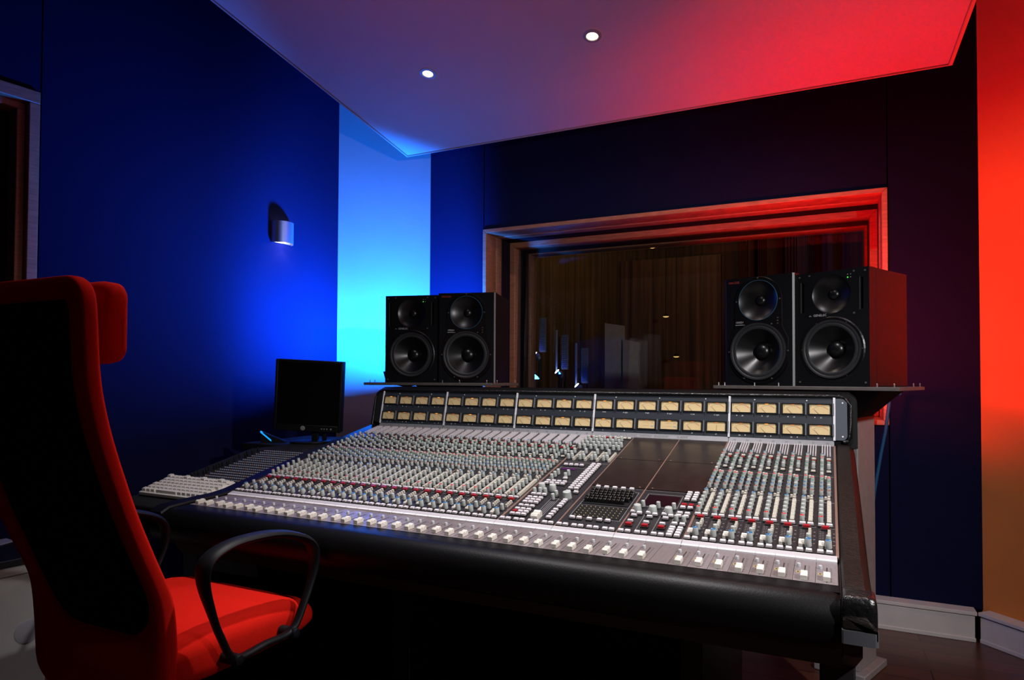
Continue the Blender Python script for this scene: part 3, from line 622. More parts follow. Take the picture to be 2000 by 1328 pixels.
o = bank.build('knob_rows', allm, con, smooth=40); o['kind'] = 'stuff'
# buttons
BSZ = {'t': (0.0040, 0.0054, 0.0062, 'w'), 'w': (0.0125, 0.0085, 0.006, 'c'), 'wr': (0.0125, 0.006, 0.006, 'r'), 'k': (0.0075, 0.0068, 0.008, 'c'), 's': (0.0105, 0.0072, 0.0075, 'c'),
       'p': (0.0145, 0.0095, 0.0075, 'w'), 'R': (0.0165, 0.0105, 0.0085, 'r'), 'q': (0.0135, 0.0112, 0.0075, 'w'), 'qr': (0.0135, 0.0112, 0.0075, 'r')}
BTM = {'w': BTN, 'c': CREAM, 'r': BTNRED}
def button_mb(kind):
    L, W, H, m_ = BSZ[kind]; mb = MB(); F = lambda x, y, z: Vector((x, y, z))
    if kind not in ('t', 'k', 's'): mb.fbox(F, (-L/2-0.0012, -W/2-0.0012, 0), (L/2+0.0012, W/2+0.0012, H*0.45), 1)
    mb.fbox(F, (-L/2, -W/2, 0.0002), (L/2, W/2, H), 0, taper=0.0009)
    return mb
BMB = {k: button_mb(k) for k in BSZ}; BME = {}
bank = MB(); allm = [BTN, INK, CREAM, BTNRED]
bn = ordered(BN_, lambda t: BSZ[t[0]][0]*BSZ[t[0]][1]*1e4 if t[0][0] in 'qpR' else 0.2)
red_n = 0
for i, (kind, c, v) in enumerate(bn):
    if kind == 'R':
        if kind not in BME: BME[kind] = BMB[kind].mesh('red_button', [BTNRED, INK])
        inst(BME[kind], 'red_button', con, SF(c, v, 0.0003), rot_surface); continue
    if i < 100:
        if kind not in BME: BME[kind] = BMB[kind].mesh('button', [BTM[BSZ[kind][3]], INK])
        inst(BME[kind], 'button', con, SF(c, v, 0.0003), rot_surface)
    else:
        mb = BMB[kind]; o = len(bank.v); mp = {0: {'w': 0, 'c': 2, 'r': 3}[BSZ[kind][3]], 1: 1}
        bank.v += [SM(c*CW + p.x, -v + p.y, p.z + 0.0003) for p in mb.v]; bank.f += [[j+o for j in f] for f in mb.f]; bank.m += [mp[q] for q in mb.m]
o = bank.build('button_rows', allm, con); o['kind'] = 'stuff'
# small round buttons on the fader plates
bm_ = MB(); bm_.lathe([(0.0042, 0), (0.0040, 0.006), (0.0034, 0.0072)], lambda x, y, z: Vector((x, y, z)), 10, 0, cap1=True); me = bm_.mesh('solo_button', [mat('pale_grey_button', (0.52, 0.54, 0.55), 0.4)], smooth=40)
for c in range(44):
    if c != 35: inst(me, 'solo_button', con, WF(c+0.20, 0.047, 0.0), rot_fader)

# blank plates, keyboard, dots, display and printed lines of the centre sections
for c0, c1 in ((28, 32), (32, 36)):
    for v0, v1 in ((0.006, 0.241), (0.244, 0.484)):
        if c0 == 32 and v0 > 0.2: v1 = 0.484
        b = MB(); b.fbox(SF, (c0+0.06, v0, 0.0), (c1-0.06, v1, 0.003))
        for (cc, vv) in ((c0+0.45, v1-0.008), (c1-0.45, v1-0.008)): b.lathe([(0.0026, 0.003), (0.0026, 0.0042)], lambda x, y, z, cc=cc, vv=vv: SM(cc*CW+x, -vv+y, z), 8, 1, cap1=True)
        b.build('blank_plate', [BLANK, SEAM], con)
b = MB(); b.fbox(SF, (28.42, 0.520, 0.0), (31.62, 0.616, 0.002)); b.fbox(SF, (28.42, 0.628, 0.0), (31.66, 0.702, 0.001), 0)
for j in range(5):
    for i in range(10): b.fbox(SF, (28.62+i*0.31+0.03*j*0, 0.636+j*0.0145, 0.001), (28.68+i*0.31, 0.6385+j*0.0145, 0.003), 1)
b.build('key_tray', [BLACKM, BADGE], con)
kmb = MB(); kmb.fbox(lambda x, y, z: Vector((x, y, z)), (-0.0056, -0.0070, 0), (0.0056, 0.0070, 0.010), 0, taper=0.0012); kmb.fbox(lambda x, y, z: Vector((x, y, z)), (-0.0022, 0.0005, 0.010), (0.0018, 0.0032, 0.0102), 1)
kmb.fbox(lambda x, y, z: Vector((x, y, z)), (0.0042, -0.0056, 0.0098), (0.0047, 0.0056, 0.0103), 2)  # pale strip paints the highlight along the key's right edge
km = kmb.mesh('key', [KEYBLK, KEYTXT, mat('key_highlight', (0.35, 0.36, 0.37), 0.3)])
for j in range(5):
    for i in range(10 if j < 4 else 9): inst(km, 'key', con, SF(28.60+i*0.312+(0.06*(j % 3)), 0.532+j*0.0172, 0.002), rot_surface)
b = MB(); b.fbox(SF, (32.50, 0.520, 0.0), (34.62, 0.590, 0.0015)); b.build('display', SCREEN, con)
b = MB(); b.fbox(SF, (24.55, 0.355, 0.0), (25.7, 0.368, 0.0015)); b.build('display', PURPLE, con)
b = MB()
def ln(c0, v0, c1, v1, wd=0.0009):
    if abs(c0-c1) < 1e-6: b.fbox(SF, (c0-wd/CW/2, v0, 0), (c0+wd/CW/2, v1, 0.0005))
    else: b.fbox(SF, (c0, v0-wd/2, 0), (c1, v0+wd/2, 0.0005))
for (x0, v0, x1, v1) in ((32.40, 0.510, 34.75, 0.600), (28.36, 0.510, 31.72, 0.622), (28.36, 0.622, 31.72, 0.708), (26.05, 0.60, 26.62, 0.755), (24.35, 0.345, 26.45, 0.47)):
    ln(x0, v0, x1, v0); ln(x0, v1, x1, v1); ln(x0, v0, x0, v1); ln(x1, v0, x1, v1)
for x in (33.0, 34.0, 34.85): ln(x, 0.605, x, 0.752)
ln(26.55, 0.35, 26.55, 0.56); ln(24.2, 0.295, 27.8, 0.295); ln(26.6, 0.605, 27.7, 0.605); ln(28.1, 0.486, 35.9, 0.486)
for x in (26.25, 26.37, 26.49): ln(x, 0.62, x, 0.75)
for k in range(14): ln(26.12, 0.625+k*0.009, 26.2, 0.625+k*0.009)
b.build('panel_lines', LINE, con)

# meter bridge
b = MB()
HX0, HX1 = -0.048, 1.826
prof2 = [(0.012, 0.93), (0.048, 1.082), (0.052, 1.098), (0.066, 1.1045), (0.28, 1.1045), (0.30, 1.08), (0.30, 0.90)]
rings = []
for x, k in ((HX0, 0.0), (HX0+0.006, 0.012), (HX0+0.03, 0.024), (HX0+0.07, 0.0245), (HX1-0.05, 0.0245), (HX1-0.022, 0.024), (HX1-0.004, 0.010), (HX1, 0.0)):
    rings.append([Vector((x, y + (0.004 if z > 1.0 and y < 0.2 else 0.004), z - (0.0245-k)*(1 if z > 1.05 else 0))) for y, z in prof2])
b.loft(rings); b.build('bridge_housing', HOUS, con, smooth=30)
for c0, c1, n in MBAYS:
    b = MB(); b.fbox(BF_, (c0*CW, 0, -0.004), (c1*CW, BH, 0.0))
    for k in range(n):
        px = (c0 + (k+0.5)*(c1-c0)/n)*CW
        if k % 2 == 1: b.lathe([(0.0022, 0), (0.002, 0.0012)], lambda x, y, z, px=px: BF_(px-0.04+x, BH-0.009+y, z), 8, 1, cap1=True)
    b.build('meter_panel', [SLATE, SILVER], con)
for c in (0, 8, 16, 24, 36, 44):
    b = MB(); wd = 0.0028 if c in (0,) else 0.0036
    b.fbox(BF_, (c*CW-wd, -0.002 if c < 44 else 0.0, 0.0), (c*CW+wd, BH+0.001, 0.006)); b.build('bay_divider', SILVER if c not in () else SILVER, con, bevel=0.001)
# end plates with rounded outer corners
pts = rrect(1.7640, 1.797, 0.002, BH-0.002, [0.002, 0.016, 0.016, 0.002])
b = MB(); b.loft([[BF_(x, y, h) for x, y in pts] for h in (-0.004, 0.004)])
for y in (0.014, BH-0.016): b.lathe([(0.0028, 0.004), (0.0026, 0.0055)], lambda x, yy, z, y=y: BF_(1.784+x, y+yy, z), 10, 1, cap1=True)
b.build('end_plate', [mat('slate_blue_plate', (0.075, 0.088, 0.105), 0.4, metal=0.3), SILVER], con)
pts = rrect(-0.034, -0.0035, 0.002, BH-0.002, [0.014, 0.002, 0.002, 0.014])
b = MB(); b.loft([[BF_(x, y, h) for x, y in pts] for h in (-0.004, 0.003)]); b.build('end_plate', BLACK, con, label='black end plate at the left of the bridge')
path = [BF_(x, y, 0.002) for x, y in [(-0.041, -0.01), (-0.041, 0.05), (-0.041, BH-0.028), (-0.036, BH-0.012), (-0.024, BH-0.001), (-0.008, BH+0.005), (0.3, BH+0.0055), (0.9, BH+0.0055), (1.5, BH+0.0055), (1.775, BH+0.0055), (1.790, BH+0.001), (1.800, BH-0.010), (1.8045, BH-0.024), (1.8055, 0.06), (1.8045, 0.012), (1.798, 0.0), (1.786, -0.004)]]
b = MB(); b.tube(path, 0.0062, 10); b.build('padded_rim', LEATHER, con, smooth=60)
# meters
def dial_mb(kind):
    mb = MB(); F = lambda x, y, z: Vector((x, y, z))
    mb.fbox(F, (-0.0300, -0.0155, 0), (0.0300, 0.0155, 0.001), 0)
    if kind in 'v':
        N = 18
        for k in range(N):
            a0, a1 = math.radians(138 - k*96/N), math.radians(138 - (k+1)*96/N); R0, R1 = 0.0300, (0.0303 if k < N*0.62 else 0.0312)
            mb.add([F(0.002+R*math.cos(a)*0.98, -0.021+R*math.sin(a), 0.0012) for R, a in ((R0, a0), (R1, a0), (R1, a1), (R0, a1))], [(0, 1, 2, 3)], 1 if k < N*0.64 else 2)
            if k % 2 == 0: mb.add([F(0.002+R*math.cos(a)*0.98, -0.021+R*math.sin(a), 0.0012) for R, a in ((0.0305, a0), (0.0328, a0), (0.0328, a0-0.015), (0.0305, a0-0.015))], [(0, 1, 2, 3)], 1 if k < N*0.64 else 2)
    if kind == 'v':
        for y in (0.0105, 0.0065): mb.fbox(F, (-0.0268, y, 0.001), (-0.0248, y+0.0018, 0.0013), 1)
    if kind == 't':
        for y, x0, x1, m_ in ((0.006, -0.014, 0.008, 3), (-0.006, -0.012, 0.010, 3), (0.0045, 0.015, 0.024, 3), (-0.0085, 0.015, 0.024, 4)): mb.fbox(F, (x0, y, 0.001), (x1, y+(0.0012 if m_ == 3 and x0 < 0 else 0.0045), 0.0013), m_)
    return mb
DM = {k: dial_mb(k).mesh('dial', [DIAL, INK, DIALRED, mat('dial_print', (0.48, 0.36, 0.20), 0.5), mat('dial_badge', (0.28, 0.36, 0.34), 0.5)]) for k in 'vtp'}
fm = MB(); F = lambda x, y, z: Vector((x, y, z))
for a, c_ in (((-0.0345, 0.0155, 0), (0.0345, 0.0185, 0.0045)), ((-0.0345, -0.0185, 0), (0.0345, -0.0155, 0.0045)), ((-0.0345, -0.0155, 0), (-0.0300, 0.0155, 0.0045)), ((0.0300, -0.0155, 0), (0.0345, 0.0155, 0.0045))): fm.fbox(F, a, c_)
fm.fbox(F, (0.0372, -0.0190, 0), (0.0412, 0.0190, 0.0085), 1)
FM = fm.mesh('vu_meter', [BLACKM, mat('meter_fin', (0.12, 0.13, 0.145), 0.4)])
nm = MB(); nm.add([F(-0.0006, 0, 0.0016), F(0.0006, 0, 0.0016), F(0.0003, 0.020, 0.0016), F(-0.0003, 0.020, 0.0016)], [(0, 1, 2, 3)]); NM = nm.mesh('needle', [INK])
lm = MB(); lm.lathe([(0.0, 0.0014), (0.0048, 0.0014)], lambda x, y, z: F(x*1.25, 0.0152+y*0.36-0.0004, z), 14, 0, a0=PI, a1=2*PI); LM = lm.mesh('lamp', [ORANGE]); LMD = lm.mesh('lamp', [ORANGED])
gm = MB(); gm.fbox(F, (0.0282, 0.0038, 0.001), (0.0294, 0.0062, 0.0016)); GM = gm.mesh('led', [GREENL])
rot_bridge = Matrix(((1, 0, 0), (0, BU.y, BN.y), (0, BU.z, BN.z))).to_euler()
lab = MB()
def tri(F_, x, y, s): lab.add([F_(x-s, y+s, 0.0005), F_(x+s, y+s, 0.0005), F_(x, y-s, 0.0005)], [(0, 1, 2)], 0)
def BT(x0, y0): return lambda a, q, h: BF_(x0+a, y0+q, h)
num = 1
CT = ['A left', 'A right', 'B left', 'B right', 'C left', 'C right']; CB = ['L', 'R', '', '', 'M', '\u00d8']
for bi, (c0, c1, n) in enumerate(MBAYS):
    for k in range(n):
        px = (c0 + (k+0.5)*(c1-c0)/n)*CW - 0.002
        for row, py in ((0, 0.1004), (1, 0.0332)):
            mt = inst(FM, 'vu_meter', con, BF_(px, py, 0.0), rot_bridge)
            kind = 'v'
            if bi == 3 and row == 1 and k in (2, 3): kind = 't'
            if bi == 3 and row == 1 and k == 5: kind = 'p'
            inst(DM[kind], 'dial', mt)
            if kind != 't': inst(NM, 'needle', mt, (-0.0035 if kind == 'v' else 0.001, -0.0150, 0), (0, 0, math.radians(42) if kind == 'v' else 0))
            inst(LM if (k*7 + row*3 + bi*5) % 3 == 0 else LMD, 'lamp', mt)
            if bi in (2, 4) or (bi == 1 and k >= 2): inst(GM, 'led', mt)
        if bi != 3:
            tri(BF_, px-0.014, 0.0735, 0.0019); text_mesh(lab, str(num), BT(px+0.004, 0.0733), 0.0062)
            text_mesh(lab, str(num+1), BT(px-0.004, 0.0072), 0.0062); tri(BF_, px+0.014, 0.0074, 0.0019); num += 2
        else:
            text_mesh(lab, CT[k], BT(px, 0.0735), 0.0062)
            if CB[k]: text_mesh(lab, CB[k], BT(px, 0.0072), 0.0066)
sdir = (Vector((0, 0.0145, 0.9505)) - Vector((0, 0.0005, 0.9345))).normalized(); snrm = Vector((0, -sdir.z, sdir.y)); smid = Vector((0, 0.0075, 0.9425))
def ST(x0): return lambda a, q, h: smid + Vector((x0+a, 0, 0)) + sdir*q + snrm*h
for c in range(44):
    if 24 <= c < 36: continue
    text_mesh(lab, str(c+1 if c < 24 else c-11), ST((c+0.5)*CW), 0.0085, mi=1)
text_mesh(lab, 'SOLID STATE LOGIC \u00b7 OXFORD \u00b7 ENGLAND', ST(1.135), 0.0120, mi=1, squeeze=0.88)
text_mesh(lab, 'SL4000E', ST(1.287), 0.0120, mi=1, squeeze=0.88)
for (xa, xb) in ((1.016, 1.254), (1.256, 1.318)):
    for q in (-0.0072, 0.0068): lab.add([ST(0)(xa, q, 0.0004), ST(0)(xb, q, 0.0004), ST(0)(xb, q+0.0006, 0.0004), ST(0)(xa, q+0.0006, 0.0004)], [(0, 1, 2, 3)], 1)
lab.build('lettering', [LETTER, LETTERD], con)

# left end bay: sloping jack field, keyboard shelf and rear deck
b = MB()
prof3 = [(0.30, 0.846), (-0.30, 0.846), (-0.655, 0.766), (-0.68, 0.756), (-0.84, 0.728), (-0.86, 0.715), (-0.86, 0.65), (-0.6, 0.52), (0.28, 0.52)]
b.loft([[Vector((x, y, z)) for y, z in prof3] for x in (-0.43, -0.077)]); b.build('end_bay', BLACKM, con, bevel=0.004)
b = MB(); b.box((-0.66, -0.13, 0.818), (-0.432, 0.30, 0.846)); b.build('side_tray', BLACKM, con, bevel=0.004)
JD = (Vector((0, -0.655, 0.766)) - Vector((0, -0.30, 0.846))).normalized(); JN = Vector((0, JD.z, -JD.y)); JN = JN if JN.z > 0 else -JN
JF = lambda x, v, h: Vector((x, -0.30, 0.846)) + JD*v + JN*h
b = MB()
for r_i in range(15):
    v = 0.014 + r_i*0.0222
    b.fbox(JF, (-0.335, v-0.0052, 0), (-0.085, v+0.0052, 0.0012), 0)
    for k in range(24):
        x = -0.330 + k*0.0105
        b.fbox(JF, (x-0.0028, v-0.0030, 0.001), (x+0.0028, v+0.0030, 0.0044), 2 if (k*5+r_i*3) % 11 else 3, taper=0.001)
o = b.build('jack_field', [mat('jack_strip', (0.006, 0.007, 0.010), 0.45), INK, mat('jack_ring', (0.24, 0.27, 0.34), 0.4, metal=0.3), mat('jack_ring_brass', (0.30, 0.20, 0.13), 0.4, metal=0.3)], con)
o['kind'] = 'stuff'
b = MB()
rr = random.Random(11)
for k in range(26):
    v = 0.02 + k*0.0128; x = -0.345 - rr.random()*0.03
    b.lathe([(0.004, 0.0), (0.004, 0.010 + rr.random()*0.006), (0.0025, 0.018)], lambda a, q, h, x=x, v=v: JF(x+a, v+q, h), 6, 0, cap1=True)
o = b.build('patch_plugs', BLACKM, con); o['kind'] = 'stuff'

# ------------------------------------------------------------------ monitor speakers
def screws(mb, F, pts, r, mi):
    for x, z in pts: mb.lathe([(r, 0.0), (r*0.9, 0.0022), (r*0.3, 0.0026)], lambda a, q, h, x=x, z=z: F(x+a, z+q, h), 8, mi, cap1=True)
def ring_face(mb, F, x0, x1, z0, z1, cx_, cz_, R, mi=0, h=0.0, n=48):       # flat face with a round hole
    def edge(a):
        c, s = math.cos(a), math.sin(a); t = 1e9
        if c > 1e-9: t = min(t, (x1-cx_)/c)
        if c < -1e-9: t = min(t, (x0-cx_)/c)
        if s > 1e-9: t = min(t, (z1-cz_)/s)
        if s < -1e-9: t = min(t, (z0-cz_)/s)
        return cx_ + c*t, cz_ + s*t
    an = sorted([2*PI*k/n for k in range(n)] + [math.atan2(z-cz_, x-cx_) % (2*PI) for x in (x0, x1) for z in (z0, z1)])
    for i in range(len(an)):
        a, b_ = an[i], an[(i+1) % len(an)]
        if abs(a-b_) < 1e-6: continue
        mb.add([F(*edge(a), h), F(*edge(b_), h), F(cx_+R*math.cos(b_), cz_+R*math.sin(b_), h), F(cx_+R*math.cos(a), cz_+R*math.sin(a), h)], [(0, 1, 2, 3)], mi)
def woofer(root, F0, cx_, cz_, R):
    F = lambda x, y, z: F0(cx_+x, cz_+y, z)
    b = MB(); b.lathe([(R*1.0, 0.0005), (R*1.0, 0.006), (R*0.93, 0.0065), (R*0.91, 0.004), (R*0.85, 0.0065), (R*0.79, 0.003)], F, 48, 0); b.build('woofer_surround', RUBBER, root, smooth=60)
    b = MB(); b.lathe([(R*0.79, 0.003), (R*0.60, -0.013), (R*0.40, -0.028), (R*0.27, -0.037)], F, 48, 0); cn = b.build('woofer_cone', CONE, root, smooth=60)
    b = MB(); b.lathe([(R*0.28, -0.036)] + [(R*0.28*math.cos(t*PI/16), -0.036+0.018*math.sin(t*PI/16)) for t in range(1, 9)], F, 32, 0); b.build('dust_cap', CONE, cn, smooth=60)
def speaker_a(label, loc, rotz):         # square waveguide, two port slots
    W, H, D = 0.25, 0.395, 0.29
    root = thing('monitor_speaker', label, 'speaker', loc, rotz, 'black studio monitors on the two shelves')
    F = lambda x, z, h: Vector((x, -h, z))
    b = MB(); b.box((-W/2, 0.048, 0), (W/2, D, H)); b.build('cabinet', CAB, root, bevel=0.003)
    b = MB()
    wz, wr, tz, tr = 0.127, 0.100, 0.315, 0.066
    X0, X1 = -W/2, W/2
    ring_face(b, F, X0, X1, 0, 0.2335, 0, wz, wr)
    ring_face(b, F, -0.082, 0.082, 0.2335, H, 0, tz, tr)
    for sx in (-1, 1):       # port slots
        xs, ws, z0, z1 = sx*0.101, 0.005, 0.258, 0.362
        xa, xb = sorted((sx*0.082, sx*W/2))
        for (a0, a1, c0, c1) in ((xa, xb, 0.2335, z0), (xa, xb, z1, H), (xa, xs-ws, z0, z1), (xs+ws, xb, z0, z1)): b.quad(F(a0, c0, 0), F(a1, c0, 0), F(a1, c1, 0), F(a0, c1, 0))
        for (p, q) in (((xs-ws, z0), (xs+ws, z0)), ((xs+ws, z0), (xs+ws, z1)), ((xs+ws, z1), (xs-ws, z1)), ((xs-ws, z1), (xs-ws, z0))): b.quad(F(*p, 0), F(*q, 0), F(*q, -0.019), F(*p, -0.019), 1)
        b.quad(F(xs-ws, z0, -0.019), F(xs+ws, z0, -0.019), F(xs+ws, z1, -0.019), F(xs-ws, z1, -0.019), 1)
        b.fbox(lambda x, y, z, s_=sx: F(xs*1.0 + s_*0 + x, y, z), (-0.0062, 0.256, 0.0002), (-0.0050, 0.364, 0.0018), 3)
    for (p, q) in (((X0, 0), (X1, 0)), ((X1, 0), (X1, H)), ((X1, H), (X0, H)), ((X0, H), (X0, 0))): b.quad(F(*p, 0), F(*q, 0), F(*q, -0.048), F(*p, -0.048), 4)
    b.lathe([(wr, 0.0), (wr+0.0005, 0.002), (wr+0.008, 0.003), (wr+0.012, 0.0)], lambda x, y, z: F(x, wz+y, z), 48, 2)
    screws(b, F, [((wr+0.004)*math.cos(a), wz+(wr+0.004)*math.sin(a)) for a in [math.radians(q) for q in (0, 60, 120, 180, 240, 300)]], 0.0032, 3)
    screws(b, F, [(-0.112, 0.383), (0.112, 0.383), (-0.112, 0.014), (0.112, 0.014), (-0.076, 0.385), (0.076, 0.385), (0.076, 0.245)], 0.0036, 3)
    b.build('front_baffle', [CABF, BLACKM, HORN, mat('screw_head', (0.16, 0.15, 0.14), 0.35, metal=0.6), CAB], root)
    b = MB(); b.lathe([(tr, 0.0), (tr*0.93, -0.004), (tr*0.72, -0.010), (tr*0.45, -0.016), (tr*0.26, -0.019)], lambda x, y, z: F(x, tz+y, z), 40, 0)
    wg = b.build('waveguide', HORN, root, smooth=60)
    b = MB(); b.lathe([(tr*0.27, -0.019)] + [(tr*0.27*math.cos(t*PI/14), -0.019+0.010*math.sin(t*PI/14)) for t in range(1, 8)], lambda x, y, z: F(x, tz+y, z), 24, 0); b.build('tweeter_dome', CONE, wg, smooth=60)
    woofer(root, F, 0, wz, wr)
    b = MB(); b.lathe([(0.0024, 0.0003), (0.0020, 0.0014)], lambda x, y, z: F(0.056+x, 0.366+y, z), 8, 0, cap1=True); b.build('power_led', GREENL, root)
    b = MB(); text_mesh(b, 'GENELEC', lambda a, q, h: F(-0.039+a, 0.2445+q, 0.0008), 0.0112)
    b.add([F(x, z, 0.0008) for x, z in ((-0.078, 0.2425), (-0.073, 0.2470), (-0.074, 0.2425), (-0.069, 0.2440), (-0.069, 0.2425))], [(0, 1, 2), (2, 3, 4)])
    for x, z in ((0.066, 0.366), (0.056, 0.376), (0.066, 0.376)): b.add([F(x-0.0016, z-0.001, 0.0008), F(x+0.0016, z-0.001, 0.0008), F(x+0.0016, z+0.001, 0.0008), F(x-0.0016, z+0.001, 0.0008)], [(0, 1, 2, 3)])
    b.build('lettering', LOGO, root)
    return root
def speaker_b(label, loc, rotz):         # round waveguide over woofer on one dark plate
    W, H, D = 0.262, 0.40, 0.30
    root = thing('monitor_speaker', label, 'speaker', loc, rotz, 'black studio monitors on the two shelves')
    F = lambda x, z, h: Vector((x, -h, z))
    b = MB(); b.box((-W/2, 0.048, 0), (W/2, D, H)); b.build('cabinet', CAB, root, bevel=0.003)
    b = MB(); wz, wr, tz, tr = 0.125, 0.104, 0.312, 0.073; X0, X1 = -W/2+0.006, W/2-0.006
    ring_face(b, F, X0, X1, 0, 0.2335, 0, wz, wr); ring_face(b, F, X0, X1, 0.2335, H, 0, tz, tr)
    b.quad(F(X1, 0, 0), F(W/2, 0, -0.006), F(W/2, H, -0.006), F(X1, H, 0), 2); b.quad(F(X0, 0, 0), F(-W/2, 0, -0.006), F(-W/2, H, -0.006), F(X0, H, 0), 0)
    for (p, q) in (((-W/2, 0), (W/2, 0)), ((W/2, 0), (W/2, H)), ((W/2, H), (-W/2, H)), ((-W/2, H), (-W/2, 0))): b.quad(F(*p, -0.006), F(*q, -0.006), F(*q, -0.048), F(*p, -0.048), 3)
    b.build('front_baffle', [CABF, BLACKM, GREYEDGE, CAB], root)
    # raised plate behind both drivers
    b = MB(); out = []
    R0, R1 = 0.118, 0.090
    for k in range(41): a = math.radians(200 + 140*k/40); out.append((R0*math.cos(a), wz + R0*math.sin(a)))
    out += [(0.112, 0.17), (0.090, 0.215), (0.090, tz-0.02)]
    for k in range(25): a = math.radians(-8 + 196*k/24); out.append((R1*math.cos(a), tz + R1*0.97*math.sin(a)))
    out += [(-0.090, tz-0.02), (-0.090, 0.215), (-0.112, 0.17)]
    def star(cx_, cz_, R, pts, mb, mi):
        pass
    n = len(out); a_ = [F(x, z, 0.0006) for x, z in out]; b_ = [F(x*0.985, wz+(z-wz)*0.992, 0.0045) for x, z in out]
    b.loft([a_, b_], 0, cap=False)
    # plate face: two halves round the two driver holes
    lo = [p for p in out if p[1] <= 0.2335]; 
    def polar(cx_, cz_, zlo, zhi, R):
        N = 64
        for k in range(N):
            a0, a1 = 2*PI*k/N, 2*PI*(k+1)/N
            def far(a):
                c, s = math.cos(a), math.sin(a); best = 1e9
                P = [(x*0.985, wz+(z-wz)*0.992) for x, z in out]
                for i in range(len(P)):
                    (xa, za), (xb, zb) = P[i], P[(i+1) % len(P)]
                    ex, ez = xb-xa, zb-za; dt = c*ez - s*ex
                    if abs(dt) < 1e-12: continue
                    t = ((xa-cx_)*ez - (za-cz_)*ex)/dt; u = ((xa-cx_)*s - (za-cz_)*c)/dt
                    if t > 0 and -1e-6 <= u <= 1+1e-6: best = min(best, t)
                if s > 1e-9 and zhi < 1: best = min(best, (zhi-cz_)/s)
                if s < -1e-9 and zlo > 0: best = min(best, (zlo-cz_)/s)
                return (cx_+c*best, cz_+s*best)
            p, q = far(a0), far(a1)
            b.quad(F(*p, 0.0045), F(*q, 0.0045), F(cx_+R*math.cos(a1), cz_+R*math.sin(a1), 0.0045), F(cx_+R*math.cos(a0), cz_+R*math.sin(a0), 0.0045))
    polar(0, wz, 0, 0.2335, wr); polar(0, tz, 0.2335, 2, tr)
    scr = mat('screw_head', (0.16, 0.15, 0.14), 0.35, metal=0.6)
    F1 = lambda x, z, h: F(x, z, h+0.0045)
    screws(b, F1, [(0.111*math.cos(math.radians(q)), wz+0.111*math.sin(math.radians(q))) for q in (0, 62, 118, 180, 242, 298)] + [(0, tz+0.082), (-0.082, tz), (0.082, tz)], 0.0032, 1)
    for z in (0.222, 0.232, 0.242): b.fbox(F1, (0.072, z, 0), (0.077, z+0.004, 0.002), 1)
    b.build('driver_plate', [HORN, scr], root, smooth=30)
    b = MB(); b.lathe([(tr, 0.0045), (tr*0.94, 0.001), (tr*0.72, -0.008), (tr*0.45, -0.015), (tr*0.24, -0.019)], lambda x, y, z: F(x, tz+y, z), 40, 0)
    wg = b.build('waveguide', HORN, root, smooth=60)
    b = MB(); b.lathe([(tr*0.25, -0.019)] + [(tr*0.25*math.cos(t*PI/14), -0.019+0.010*math.sin(t*PI/14)) for t in range(1, 8)], lambda x, y, z: F(x, tz+y, z), 24, 0); b.build('tweeter_dome', CONE, wg, smooth=60)
    b = MB(); b.lathe([(tr+0.0014, 0.0045), (tr+0.0010, 0.0056), (tr-0.0004, 0.0056), (tr-0.0006, 0.004)], lambda x, y, z: F(x, tz+y, z), 48, 0); b.build('thin_ring', BLUERING, root, smooth=60, label='thin blue ring round the tweeter')
    woofer(root, lambda x, z, h: F(x, z, h+0.0045), 0, wz, wr)
    b = MB(); text_mesh(b, 'MACKIE.', lambda a, q, h: F(-0.092+a, 0.384+q, 0.0008), 0.0120, mi=0)
    text_mesh(b, 'HR824', lambda a, q, h: F(-0.069+a, 0.2335+q, 0.0058), 0.0105, mi=1); b.fbox(lambda x, z, h: F(x, z, h+0.0050), (-0.086, 0.2235, 0), (-0.055, 0.2252, 0.0005), 1)
    b.build('lettering', [LOGOR, LOGO], root)
    return root
def place(fn, label, pl, pr, z):
    pl, pr = Vector((*pl, 0)), Vector((*pr, 0)); d = pr - pl
    c = (pl+pr)/2
    return fn(label, (c.x, c.y, z), math.atan2(d.y, d.x))
ZR, ZL = 1.1215, 1.1225
place(speaker_a, 'big black speaker at the right end of the right shelf, its side glowing red', (1.640, 0.240), (1.868, 0.126), ZR)
place(speaker_b, 'black speaker with round tweeter on the right shelf, left of the red sided one', (1.393, 0.295), (1.634, 0.206), ZR)
place(speaker_b, 'black speaker with round tweeter on the left shelf, beside the window frame', (0.172, 0.203), (0.424, 0.268), ZL)
place(speaker_a, 'black speaker at the left end of the left shelf, against the cyan wall', (-0.084, 0.156), (0.164, 0.216), ZL)

# shelves on floor stands
def shelf(label, pts, zt, th, pins, colp, cold, cl, wedge):
    root = thing('speaker_stand', label, 'speaker stand', (colp[0], colp[1], 0))
    off = Vector((colp[0], colp[1], 0)); L_ = lambda x, y, z: Vector((x, y, z)) - off
    b = MB(); b.loft([[L_(x, y, z) for x, y in pts] for z in (zt-th, zt)]); sb = b.build('shelf_board', SHELFM, root, bevel=0.0015)
    for x, y in pins:
        b = MB(); b.lathe([(0.0022, 0.0), (0.0022, 0.010), (0.0012, 0.012)], lambda a, q, h: L_(x+a, y+q, zt+h), 8, 0, cap1=True); b.build('pin', PIN, sb)
    d = Vector(cold).normalized(); n = Vector((-d.y, d.x, 0)); p0 = Vector((0, 0, 0))
    def bx(a0, a1, n0, n1, z0, z1): return [[p0 + d*a + n*q + Vector((0, 0, z)) for a, q in ((a0, n0), (a1, n0), (a1, n1), (a0, n1))] for z in (z0, z1)]
    b = MB(); b.loft(bx(0, cl, 0, 0.10, 0.028, wedge)); b.build('column', GREYCOL, root, bevel=0.004, label='grey steel column')
    b = MB(); b.loft(bx(-0.03, cl+0.03, -0.03, 0.16, 0.0, 0.028)); b.build('foot', GREYCOL, root, bevel=0.004)
    return root, d, n, off
